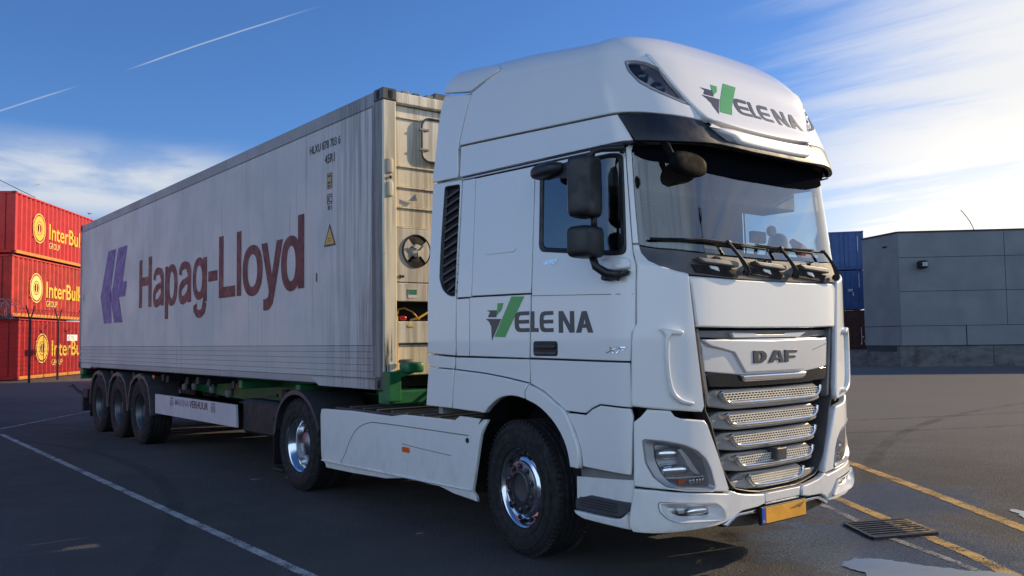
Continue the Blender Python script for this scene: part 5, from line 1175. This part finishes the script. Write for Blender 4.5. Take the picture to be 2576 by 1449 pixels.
# ================================================================== REEFER CONTAINER
Y0, ZB = 3.34, 1.161; Y1 = Y0+12.192; ZT = ZB+2.896; XN = -1.219
def grime(name, col, streak, amt, warm=None):
    """painted sheet with vertical run-off streaks, scuffs and grime low down"""
    m = bpy.data.materials.new(name); m.use_nodes = True; t = NT(m.node_tree); b = t.n['Principled BSDF']
    tc = t.add('ShaderNodeTexCoord').outputs['Object']
    a = t.noise(t.scale(tc, (6, 6, .22)), 1.6, 6, .7); sy = t.add('ShaderNodeSeparateXYZ'); t.link(tc, sy.inputs[0]); fr = t.math('MULTIPLY', t.ss(sy.outputs[1], -4.4, -5.9), t.ss(t.noise(t.scale(tc, (9, 9, .35)), 1.5, 6, .7), .42, .62, 0, .55)); c = t.noise(t.scale(tc, (22, 22, .5)), 1.0, 5, .7); d = t.noise(tc, 1.3, 6, .6); e = t.noise(t.scale(tc, (2, 2, 1.5)), 9, 5, .75)
    o = t.mix(t.ss(d, .35, .75, 0, .35), C4(col), C4([v*.72 for v in col]))
    o = t.mix(t.ss(a, .56, .80, 0, amt), o, C4(streak)); o = t.mix(t.ss(c, .60, .82, 0, amt*.8), o, C4([v*.7 for v in streak]))
    o = t.mix(t.ss(e, .62, .75, 0, amt*.9), o, C4([v*.5 for v in streak]))
    o = t.mix(fr, o, C4([v*.55 for v in streak]))
    t.put(b.inputs['Base Color'], o); t.put(b.inputs['Roughness'], t.ss(d, .3, .7, .38, .62)); b.inputs['Specular IOR Level'].default_value = .4
    bn = t.add('ShaderNodeBump'); bn.inputs['Strength'].default_value = .05; bn.inputs['Distance'].default_value = .01; t.put(bn.inputs['Height'], t.noise(tc, 5, 4)); t.link(bn.outputs[0], b.inputs['Normal'])
    MATS[name] = m; return m
SIDEM = grime('reefer_side', (.57, .555, .54), (.17, .155, .14), .72)
POSTM = grime('reefer_post', (.26, .255, .25), (.05, .05, .05), 1.0)
RAILM = grime('reefer_rail', (.33, .33, .33), (.10, .10, .10), .8)
RIBM = grime('reefer_kick_panel', (.46, .455, .45), (.13, .13, .13), .8)
CREAM = grime('reefer_front_cream', (.88, .80, .62), (.45, .37, .25), .40)
CREAML = grime('reefer_unit', (.82, .78, .68), (.36, .31, .24), .40)
CASTM = grime('corner_casting', (.12, .115, .11), (.04, .04, .04), .8)
RF = thing('reefer_container', 'long weathered white refrigerated container on the green trailer', 'container', (0, (Y0+Y1)/2, ZB))
MB().box((XN+.012, Y0+.16, ZB+.02), (-XN-.012, Y1-.05, ZT-.03)).build('core', GAPBLACK, RF)
# side sheets, one by one
def sheet(y0, y1, k, s):
    x = s*abs(XN); V = []
    mb = MB(); d = random.uniform(-.0008, .0008)
    mb.box((x-s*.011, y0+.0022, ZB+.425), (x-s*.0015+d, y1-.0022, ZT-.158), .0018)
    return mb.build('side_sheet', SIDEM, RF)
ys = [Y0+.212]+[5.01+.4072*i for i in range(-3, 26)]; ys = sorted(y for y in ys if y < Y1-.3)+[Y1-.12]
ys = [y for i, y in enumerate(ys) if i == 0 or y-ys[i-1] > .12]
for s in (-1, 1):
    for k in range(len(ys)-1): sheet(ys[k], ys[k+1], k, s)
    x = s*abs(XN)
    # kick panel: five horizontal strips
    zz = [ZB+.11, ZB+.172, ZB+.236, ZB+.300, ZB+.362, ZB+.422]
    for k in range(5):
        MB().box((x-s*.011, Y0+.17, zz[k]+.001), (x+s*.0005*(k % 2), Y1-.12, zz[k+1]-.001), .0025).build('kick_strip', RIBM, RF)
    MB().box((x-s*.05, Y0+.16, ZB+.03), (x-s*.004, Y1-.16, ZB+.108), .006).build('bottom_rail', RAILM, RF)
    MB().prism([(Y0+.165, ZB+.004), (Y0+1.36, ZB+.004), (Y0+1.56, ZB+.09), (Y0+.165, ZB+.09)], lambda y, z: (x-s*.045, y, z), lambda y, z: (x-s*.0025, y, z)).build('rail_shoe', RIBM, RF)
    MB().prism([(Y1-.165, ZB+.004), (Y1-.95, ZB+.004), (Y1-1.08, ZB+.09), (Y1-.165, ZB+.09)], lambda y, z: (x-s*.045, y, z), lambda y, z: (x-s*.0025, y, z)).build('rail_shoe', RIBM, RF)
    MB().box((x-s*.07, Y0+.16, ZT-.154), (x+s*.0015, Y1-.16, ZT-.012), .008).build('top_rail', RAILM, RF)
    # posts: side leaf dark and grimy, front leaf cream with the pressed slots
    MB().box((x-s*.05, Y0+.036, ZB+.118), (x+s*.001, Y0+.205, ZT-.118), .008).build('corner_post', POSTM, RF)
    fp_ = MB().box((x-s*.004, Y0, ZB+.118), (x-s*.150, Y0+.034, ZT-.118), .010).build('post_face', CREAM, RF)
    if s < 0:
        rr = random.Random(4)
        for k in range(26):     # oily smears low on the post, runs of different length
            xx_ = -1.214+rr.random()*.055*(1+.6*(k % 2)); zz_ = 1.30+rr.random()*.22; hh_ = .05+rr.random()*.30; ww_ = .003+rr.random()*.006
            mk('smear', [(xx_, Y0-.0012-.00005*k, zz_), (xx_+ww_, Y0-.0012-.00005*k, zz_+.01), (xx_+ww_*.5, Y0-.0012-.00005*k, zz_+hh_)], [(0, 1, 2)], CASTM, fp_)
    for zc in (3.30, 3.075):
        MB().sq(np.array((x-s*.075, Y0-.002, zc)), (.032, .018, .072), .35, .5, 16, 10).build('pressed_slot', CREAM, fp_, smooth=True)
    MB().lathe([(.020, -.008), (.012, -.008), (.011, .004), (0, .004)], np.array((x-s*.075, Y0-.004, 3.188)), 1, 14).build('bolt', RAILM, fp_)
    MB().box((x-s*.09, Y1-.165, ZB+.118), (x, Y1, ZT-.118), .01).build('corner_post', POSTM, RF)
    for yy, s2 in ((Y0-.004, 1), (Y1+.004-.178, -1)):
        for z0 in (ZB, ZT-.118):
            ca = MB().box((x+s*.004, yy, z0), (x-s*.158, yy+.178, z0+.118), .010).build('corner_casting', CASTM, RF)
            zc = z0+.058
            MB().sq(np.array((x+s*.004, yy+.089, zc)), (.004, .030, .042), .5, .7, 12, 8).build('casting_hole', GAPBLACK, ca)
            MB().sq(np.array((x-s*.085, yy if s2 > 0 else yy+.178, zc)), (.026, .004, .042), .5, .7, 12, 8).build('casting_hole', GAPBLACK, ca)
# roof
MB().box((XN+.07, Y0+.05, ZT-.03), (-XN-.07, Y1-.05, ZT-.014)).build('roof', RAILM, RF)
# front machinery end
yf = Y0+.05
MB().box((XN+.15, Y0+.01, ZT-.13), (-XN-.15, Y0+.10, ZT-.02), .01).build('header', CREAM, RF)
for i, x in enumerate((-.98, -.86, -.70, -.62)):
    MB().box((x, Y0+.02, ZT-.022), (x+.07, Y0+.14, ZT+.012-.01*(i % 2)), .004).build('lashing_lug', CASTM if i % 2 else RAILM, RF)
MB().box((-.60, Y0+.03, ZT-.03), (.6, Y0+.6, ZT+.05), .01).build('roof_plate', CASTM, RF)
zr = [ZT-.135, 3.80, 3.318, 3.115, 2.915, 2.72]
for z1, z0 in zip(zr[:-1], zr[1:]):
    MB().box((XN+.155, yf+.012, z0+.012), (-XN-.155, yf+.05, z1-.003), .006).build('bulkhead_panel', CREAM, RF)
    MB().box((XN+.155, yf-.006, z0-.006), (-XN-.155, yf+.045, z0+.010), .004).build('bulkhead_rib', CREAM, RF)
hat = fillet([(-.755, 3.44), (-.70, 3.395), (-.2, 3.395), (-.2, 3.83), (-.70, 3.83), (-.755, 3.78)], .08)
MB().prism([tuple(p) for p in hat], lambda x, z: (x, yf-.012, z), lambda x, z: (x, yf+.02, z)).build('access_hatch', CREAML, RF)
MB().tube([(p[0], yf-.018, p[1]) for p in list(hat)+[hat[0]]], .012, 6).build('hatch_seal', CASTM, RF)
for z in (3.50, 3.70): MB().box((-.79, yf-.03, z), (-.68, yf-.012, z+.022), .003).build('hatch_clamp', RAILM, RF)
MB().raw([(-.93, yf-.008, 2.98), (-.80, yf-.008, 3.0), (-.85, yf-.03, 3.06), (-.80, yf-.03, 2.965)], [(0, 1, 2), (1, 3, 2)]).build('torn_sticker', SPECKW, RF)
# condenser fan panel, controller, lower machinery
MB().box((XN+.155, yf-.01, 2.19), (.4, yf+.05, 2.712), .006).build('condenser_panel', CREAML, RF)
fc = np.array((-.825, yf-.012, 2.50))
fan = MB().lathe([(.165, .004), (.160, -.010), (.150, -.008), (.148, -.0015), (0, -.0015)], fc, 1, 40).build('fan_opening', GAPBLACK, RF, angle=40)
def sector(t0, t1, r, y): return [(fc[0], y, fc[2])]+[(fc[0]+r*math.cos(t), y, fc[2]+r*math.sin(t)) for t in np.linspace(t0, t1, 10)]
for t0, t1 in ((math.radians(130), math.radians(222)), (math.radians(-48), math.radians(42))):
    P = sector(t0, t1, .147, fc[1]-.008); MB().raw(P+[(p[0], p[1]+.012, p[2]) for p in P], [tuple(range(11))]+[(i, i+11, (i+1) % 11+11, (i+1) % 11) for i in range(11)]).build('fan_blade', CREAML, fan)
MB().lathe([(.062, -.02), (.066, -.006), (.060, .01)], fc, 1, 24).build('fan_hub', CREAML, fan); MB().lathe([(0, -.024), (.055, -.022), (.062, -.018)], fc, 1, 24).build('hub_cap', CREAML, fan)
for t in (.4, 2.4, 4.4): MB().tube([fc+np.array((.02*math.cos(t), -.028, .02*math.sin(t))), fc+np.array((.085*math.cos(t+.3), -.022, .085*math.sin(t+.3)))], .006, 5).build('fan_bracket', CASTM, fan)
for x in (-1.015, -.985): MB().lathe([(.016, -.006), (.010, -.006), (.009, .002), (0, .002)], np.array((x, yf-.012, 2.245)), 1, 12).build('sight_port', CASTM, RF)
MB().box((XN+.155, yf-.012, 2.005), (.4, yf+.05, 2.183), .006).build('control_panel', CREAML, RF)
LAB = mat('green_label', (.02, .22, .13), .5, var=.1); SPECKW2 = SPECKW
lb_ = MB().box((-.925, yf-.016, 2.04), (-.825, yf-.0125, 2.125)).build('label_plate', SPECKW, RF); MB().box((-.922, yf-.018, 2.072), (-.828, yf-.0165, 2.122)).build('label_print', LAB, lb_)
MB().box((XN+.155, yf+.22, 1.82), (.4, yf+.25, 2.0)).build('cable_bay', GAPBLACK, RF)
MB().box((XN+.155, yf-.01, 1.60), (.4, yf+.05, 1.812), .008).build('compressor_cover', CREAML, RF)
MB().sq(np.array((-.895, yf-.010, 1.765)), (.036, .006, .012), .4, .4, 14, 8).build('grip_slot', ORANGEY, RF)
MB().box((XN+.155, yf+.02, ZB+.13), (.4, yf+.06, 1.588), .008).build('base_panel', CREAM, RF)
mb = MB(); mb.tube([(-1.03, yf+.03, 1.86), (-.98, yf+.08, 1.93), (-.90, yf+.10, 1.945), (-.82, yf+.08, 1.91), (-.76, yf+.05, 1.83)], .008, 6); mb.build('yellow_cable', ORANGEY, RF, smooth=True)
mb = MB(); mb.tube([(-.86, yf+.06, 1.825), (-.76, yf+.05, 1.85), (-.66, yf+.06, 1.90), (-.5, yf+.1, 1.93)], .012, 6); mb.build('yellow_cable', ORANGEY, RF, smooth=True)
MB().tube([(-1.045, yf-.0, 1.20), (-1.045, yf-.0, 1.86)], .012, 6).build('yellow_pipe', ORANGEY, RF)
MB().sq(np.array((-.965, yf+.03, 1.845)), (.04, .03, .022), .6, .6).build('plug', REDL, RF, smooth=True)
# ---- markings
MAROON = mat('marking_maroon', (.10, .020, .019), .5, var=.10, vscale=7, dirt=((.22, .14, .14), 2.5, (6, 6, .4), .68, .9))
PURPLE = mat('marking_blue', (.105, .092, .30), .5, var=.12, vscale=7, dirt=((.28, .26, .32), 2.5, (6, 6, .4), .60, .85))
DARKP = mat('marking_dark', (.03, .03, .036), .5, var=.1)
xs = XN-.0022
# heavy grotesque letters, each its own piece
def SIDEF(P): return np.stack([np.full(len(P), XN), -P[:, 0], P[:, 1]], 1)
def ell(cy, cz, ry, rz, n=40, e=.9): return [(-(cy+ry*math.copysign(abs(math.cos(t))**e, math.cos(t))), cz+rz*math.copysign(abs(math.sin(t))**e, math.sin(t))) for t in np.linspace(0, 2*math.pi, n, endpoint=False)]
def glyph(loop, holes=(), d=0., flip=True):
    q = (lambda L_: [(-p[0], p[1]) for p in L_]) if flip else (lambda L_: L_)
    patch('letter', q(loop), MAROON, RF, SIDEF, off=.0022+d, thick=.0012, bev=0, res=.5, holes=[q(h) for h in holes])
def rect(y0, y1, z0, z1): return [(y0, z0), (y0, z1), (y1, z1), (y1, z0)]
def ring(cy, cz, ry, rz, ty, tz, d=0.): glyph(ell(cy, cz, ry, rz), [ell(cy, cz, ry-ty, rz-tz)], d, False)
B, XH, CAP, DES = 2.218, 2.814, 3.04, 2.003
glyph([(11.335, B), (11.335, CAP-.03), (11.165, CAP-.03), (11.165, 2.715), (10.818, 2.715), (10.818, CAP-.01), (10.645, CAP-.01), (10.645, B), (10.815, B), (10.815, 2.572), (11.165, 2.572), (11.165, B)])
for yl, yr in ((10.580, 10.012), (9.322, 8.755)):
    w_ = yl-yr; yc = (yl+yr)/2
    arc = spl([(yl-.085, 2.632), (yl-.100, 2.70), (yc+.12, 2.752), (yc-.02, 2.764), (yr+.16, 2.735), (yr+.082, 2.66), (yr+.078, 2.52), (yr+.078, B)], 6)
    glyph([tuple(p) for p in strip_loop(arc, [.125]*8+[.115]*16+[.155]*(len(arc)-24))])
    bow = spl([(yr+.10, 2.545), (yc-.02, 2.520), (yc+.14, 2.470), (yl-.080, 2.395), (yl-.100, 2.290), (yc+.08, 2.258), (yc-.06, 2.290), (yr+.10, 2.375)], 6)
    glyph([tuple(p) for p in strip_loop(bow, [.10]*8+[.125]*(len(bow)-8))], (), .0004)
ring(9.628, 2.509, .265, .316, .150, .112); glyph(rect(9.955, 9.800, DES, XH-.008), (), .0004)
ring(8.425, 2.530, .265, .300, .140, .115); glyph(rect(8.262, 8.112, 2.20, XH), (), .0004)
hk = spl([(8.588, 2.172), (8.560, 2.085), (8.470, 2.040), (8.360, 2.038), (8.255, 2.080), (8.190, 2.20)], 6)
glyph([tuple(p) for p in strip_loop(hk, [.150]*6+[.112]*18+[.150]*(len(hk)-24))], (), .0008)
glyph(rect(8.058, 7.709, 2.463, 2.603))
glyph([(7.655, B), (7.655, CAP), (7.490, CAP), (7.490, 2.362), (7.071, 2.362), (7.071, B)])
glyph(rect(7.022, 6.872, B, CAP))
ring(6.513, 2.512, .313, .316, .160, .115)
glyph([(6.235, XH), (6.062, XH), (5.925, 2.415), (5.783, XH), (5.618, XH), (5.838, 2.215), (5.90, 2.08), (6.00, 2.015), (6.10, 2.004), (6.172, 2.010), (6.172, 2.143), (6.09, 2.140), (6.03, 2.165), (6.008, 2.235)])
ring(5.392, 2.514, .270, .316, .150, .115); glyph(rect(5.210, 5.052, B, CAP), (), .0004)
def decal(name, P, m, d=0.): return mk(name, [(xs-d, y, z) for y, z in P], [tuple(range(len(P)))], m, RF)
decal('logo_stroke', [(13.33, 3.34), (12.80, 3.34), (13.12, 2.66), (13.06, 2.01), (13.58, 2.01), (13.86, 2.52), (13.70, 2.76)], PURPLE)
decal('logo_stroke', [(12.66, 3.34), (12.08, 3.34), (12.36, 2.72), (12.08, 2.72), (12.18, 2.46), (12.58, 2.46), (12.33, 2.01), (12.88, 2.01), (13.16, 2.52), (13.00, 2.66)], PURPLE)
def place(y0, y1, z0, z1): return lambda u, v: (xs, y0+(y1-y0)*u, z0+(z1-z0)*v)
lettering('lettering', 'HLXU 878 703 6', DARKP, RF, place(4.91, 4.20, 3.665, 3.755), .01)
lettering('lettering', '45R1', DARKP, RF, place(4.55, 4.33, 3.505, 3.60), .01)
OCH = mat('ochre_label', (.46, .29, .09), .5, var=.15)
decal('label', [(4.50, 3.395), (4.50, 3.232), (4.39, 3.232), (4.39, 3.395)], DARKP); decal('label', [(4.492, 3.388), (4.492, 3.239), (4.398, 3.239), (4.398, 3.388)], OCH, .0008)
for k in range(4): decal('label_print', [(4.482, 3.372-k*.034), (4.482, 3.352-k*.034), (4.41+.012*(k % 2), 3.352-k*.034), (4.41+.012*(k % 2), 3.372-k*.034)], DARKP, .0014) if k != 1 else None
def outline(y0, y1, z0, z1, t_): 
    for a in ([(y0, z1), (y0, z1-t_), (y1, z1-t_), (y1, z1)], [(y0, z0+t_), (y0, z0), (y1, z0), (y1, z0+t_)], [(y0, z1), (y0, z0), (y0-t_, z0), (y0-t_, z1)], [(y1+t_, z1), (y1+t_, z0), (y1, z0), (y1, z1)]): decal('label_edge', a, DARKP)
outline(4.50, 4.39, 3.068, 3.172, .008); lettering('lettering', 'IC', DARKP, RF, place(4.482, 4.408, 3.085, 3.155), .01); lettering('lettering', '81', DARKP, RF, place(4.485, 4.40, 3.005, 3.055), .01)
decal('warning_triangle', [(4.44, 2.86), (4.575, 2.625), (4.305, 2.625)], DARKP); decal('triangle_face', [(4.44, 2.825), (4.545, 2.642), (4.335, 2.642)], mat('warning_yellow', (.62, .38, .06), .5, var=.1), .0008)
for k in range(2): decal('label_print', [(4.475, 2.705-k*.025), (4.475, 2.699-k*.025), (4.405, 2.699-k*.025), (4.405, 2.705-k*.025)], DARKP, .0014)
decal('scuff', [(4.76, 2.36), (4.76, 2.27), (4.735, 2.27), (4.735, 2.36)], DARKP); decal('scuff', [(15.2, 2.62), (15.2, 2.50), (15.16, 2.50), (15.16, 2.62)], DARKP)

# ================================================================== TRAILER
TL = thing('container_trailer', 'green three-axle skeletal trailer carrying the white refrigerated container', 'trailer', (0, 11, 0))
G = GREEN
for x in (-.50, .42):
    # neck over the tractor, stepped down to the main beams
    prof = [(3.75, 1.02), (3.75, 1.13), (5.2, 1.14), (15.2, 1.14), (15.2, .94), (7.6, .80), (6.2, .80), (5.55, 1.00), (5.0, 1.03)]
    MB().prism(prof, lambda y, z: (x, y, z), lambda y, z: (x+.08, y, z)).build('main_beam', G, TL)
for y in (3.40, 5.3, 7.0, 8.6, 10.2, 11.8, 13.2, 15.2): MB().box((-1.16, y, 1.04), (1.14, y+.10, 1.150), .01).build('cross_member', CHASSIS if y > 7 else G, TL)
MB().box((-1.20, 3.28, 1.03), (1.20, 3.48, 1.155), .012).build('front_bolster', G, TL)
for s in (-1, 1):
    b = MB(); b.box((s*1.245, 3.20, 1.06), (s*1.11, 3.325, 1.34), .01); b.build('locating_post', G, TL)
    b = MB(); b.sq(np.array((s*1.0, 3.20, 1.375)), (.10, .085, .05), .35, .4); b.build('locking_head', G, TL, smooth=True)
    MB().beam((s*1.18, 3.24, 1.30), (s*.98, 3.20, 1.36), .06, .07).build('locking_arm', G, TL)
    MB().sq(np.array((s*1.02, 3.26, 1.43)), (.07, .06, .022), .6, .6).build('handwheel', CASTM, TL, smooth=True)
    for y in (15.42,): MB().box((s*1.2, y-.15, 1.03), (s*1.0, y+.08, 1.155), .01).build('rear_bolster', G, TL)
    # underrun board with the hire firm's lettering
    bd = MB().prism([(6.99, .560), (10.38, .545), (10.39, .842), (7.02, .842)], lambda y, z: (s*1.222, y, z), lambda y, z: (s*1.197, y, z)).build('side_guard', mat('guard_white', (.50, .47, .50), .45, var=.06, vscale=3) if 'guard_white' not in MATS else MATS['guard_white'], TL)
    for y in (7.6, 9.7): MB().box((s*1.197, y, .62), (s*.5, y+.06, .70)).build('guard_bracket', CHASSIS, TL)
    if s < 0:
        pl2_ = lambda y0, y1, z0, z1: (lambda u, v: (-1.2236, y0+(y1-y0)*u, z0+(z1-z0)*v))
        lettering('lettering', 'MARINA', mat('faded_print', (.22, .20, .27), .5, var=.2), bd, pl2_(9.41, 8.80, .715, .815), .015)
        lettering('lettering', 'VERHUUR', DARKP, bd, pl2_(8.78, 8.02, .715, .815), .02)
        for y in (9.64, 7.90):
            mk('emblem', [(-1.2236, y-a, .70+b) for a, b in ((0, .10), (.15, .10), (.15, .125), (0, .125), (.0, 0), (.035, 0), (.035, .09), (0, .09), (.055, 0), (.09, 0), (.09, .09), (.055, .09), (.115, 0), (.15, 0), (.15, .09), (.115, .09))], [(0, 1, 2, 3), (4, 5, 6, 7), (8, 9, 10, 11), (12, 13, 14, 15)], MATS['faded_print'], bd)
    # bogie: wheels with separate peaked mudguards
    for y in (13.76, 12.45, 11.14):
        wheel('trailer', (s*1.235, y, .53), s, TL, R=.53, tw=.36)
        V = []; F = []
        pr = [(-.66, .50), (-.62, .74), (-.50, .98), (-.28, 1.10), (-.04, 1.135), (0, 1.14), (.04, 1.135), (.28, 1.10), (.50, .98), (.62, .74), (.66, .50)]
        for a, z in pr: V += [(s*1.262, y+a, z), (s*.80, y+a, z), (s*1.262, y+a*.93, .53+(z-.53)*.91), (s*.80, y+a*.93, .53+(z-.53)*.91)]
        for i in range(len(pr)-1): a = 4*i; F += [(a, a+1, a+5, a+4), (a, a+4, a+6, a+2), (a+2, a+6, a+7, a+3)]
        mg = mk('mudguard', V, F, DGREY, TL)
        MB().box((s*1.266, y-.012, 1.035), (s*1.20, y+.012, 1.142), .003).build('peak_clip', MGREY, mg)
    MB().box((s*.75, 14.40, .25), (s*1.25, 14.42, .80)).build('mud_flap', BLACK, TL)
    MB().lathe([(0, -.012), (.030, -.010), (.034, 0), (.034, .01)], np.array((s*1.215, 10.50, 1.10)), 0, 14).build('side_lamp', AMBER, TL) if s < 0 else None
    MB().box((s*.55, 15.425, .62), (s*1.05, 15.46, .80), .01).build('tail_lamp', REDL, TL)
    # landing legs
    lg = MB().box((s*.62, 6.55, .30), (s*.76, 6.69, 1.02), .01).build('landing_leg', CHASSIS, TL); MB().box((s*.54, 6.47, .02), (s*.84, 6.77, .06), .005).build('foot', CHASSIS, lg); MB().box((s*.65, 6.58, .06), (s*.73, 6.66, .30)).build('leg_ram', MGREY, lg)
    MB().box((s*.95, 5.92 if s < 0 else 5.735, .50 if s < 0 else .10), (s*1.15, 6.985, .92 if s < 0 else .983), .03).build('tool_locker', CHASSIS, TL)  # far-side locker enlarged to block sunlight under the trailer
    # web plates in the well, valves and tanks under the deck
    MB().prism([(5.60, 1.02), (7.4, .80), (9.4, .84), (9.4, 1.12), (5.3, 1.12)], lambda y, z: (s*.58, y, z), lambda y, z: (s*.60, y, z)).build('web_plate', G, TL)
    MB().beam((s*.98, 6.3, .98), (s*.78, 8.0, .80), .03, .03).build('stay', CHASSIS, TL)
    for y in (7.3, 8.2, 9.1, 10.0): MB().prism([(-.0, 0), (.16, 0), (.06, .10), (0, .10)], lambda a, z: (s*1.14, y+a, 1.03+z), lambda a, z: (s*1.12, y+a, 1.03+z)).build('gusset', CHASSIS, TL)
    for y, z, r in ((9.9, .96, .045), (9.45, .98, .05), (8.7, .96, .05), (8.05, .93, .06)):
        MB().lathe([(0, -.05), (r*.8, -.05), (r, -.02), (r, .04), (0, .04)], np.array((s*.92, y, z)), 2, 12).build('air_valve', MGREY, TL, angle=40)
        MB().box((s*.86, y-.02, z+.04), (s*.90, y+.02, 1.06)).build('valve_bracket', CHASSIS, TL)
MB().box((.62, 6.99, .10), (1.15, 10.60, .983), .02).build('sun_block_box', CHASSIS, TL); MB().box((.62, 3.52, 1.0), (1.17, 14.9, 1.03)).build('sun_block_plate', CHASSIS, TL); MB().box((1.15, 3.52, .985), (1.17, 14.9, 1.158)).build('sun_block_edge', CHASSIS, TL)  # unseen far-side pieces added to stop sun leaking under the trailer
MB().tube([(-.86, 9.0, .66), (-.86, 10.3, .66)], .14, 14).build('air_tank', CHASSIS, TL, angle=40)
for y in (13.76, 12.45, 11.14): MB().tube([(-1.0, y, .53), (1.0, y, .53)], .075, 10).build('axle', CHASSIS, TL)
for s in (-1, 1):
    for y in (13.4, 12.1, 10.8): MB().box((s*.42, y, .62), (s*.54, y+.9, .76)).build('spring', CHASSIS, TL)
MB().box((-1.18, 15.30, .30), (1.18, 15.42, .56), .01).build('rear_underrun', CHASSIS, TL)
MB().box((-1.18, 15.0, .56), (-1.0, 15.40, .74), .02).build('lamp_box', CHASSIS, TL)
MB().tube([(-1.14, 15.36, .62), (-1.22, 15.62, .70), (-1.27, 15.80, .80), (-1.30, 15.98, .78)], [.028, .03, .032, .02], 7).build('hose_arm', BLACK, TL, smooth=True)
MB().box((-1.20, 15.40, .94), (1.20, 15.50, 1.06), .01).build('rear_beam', G, TL)
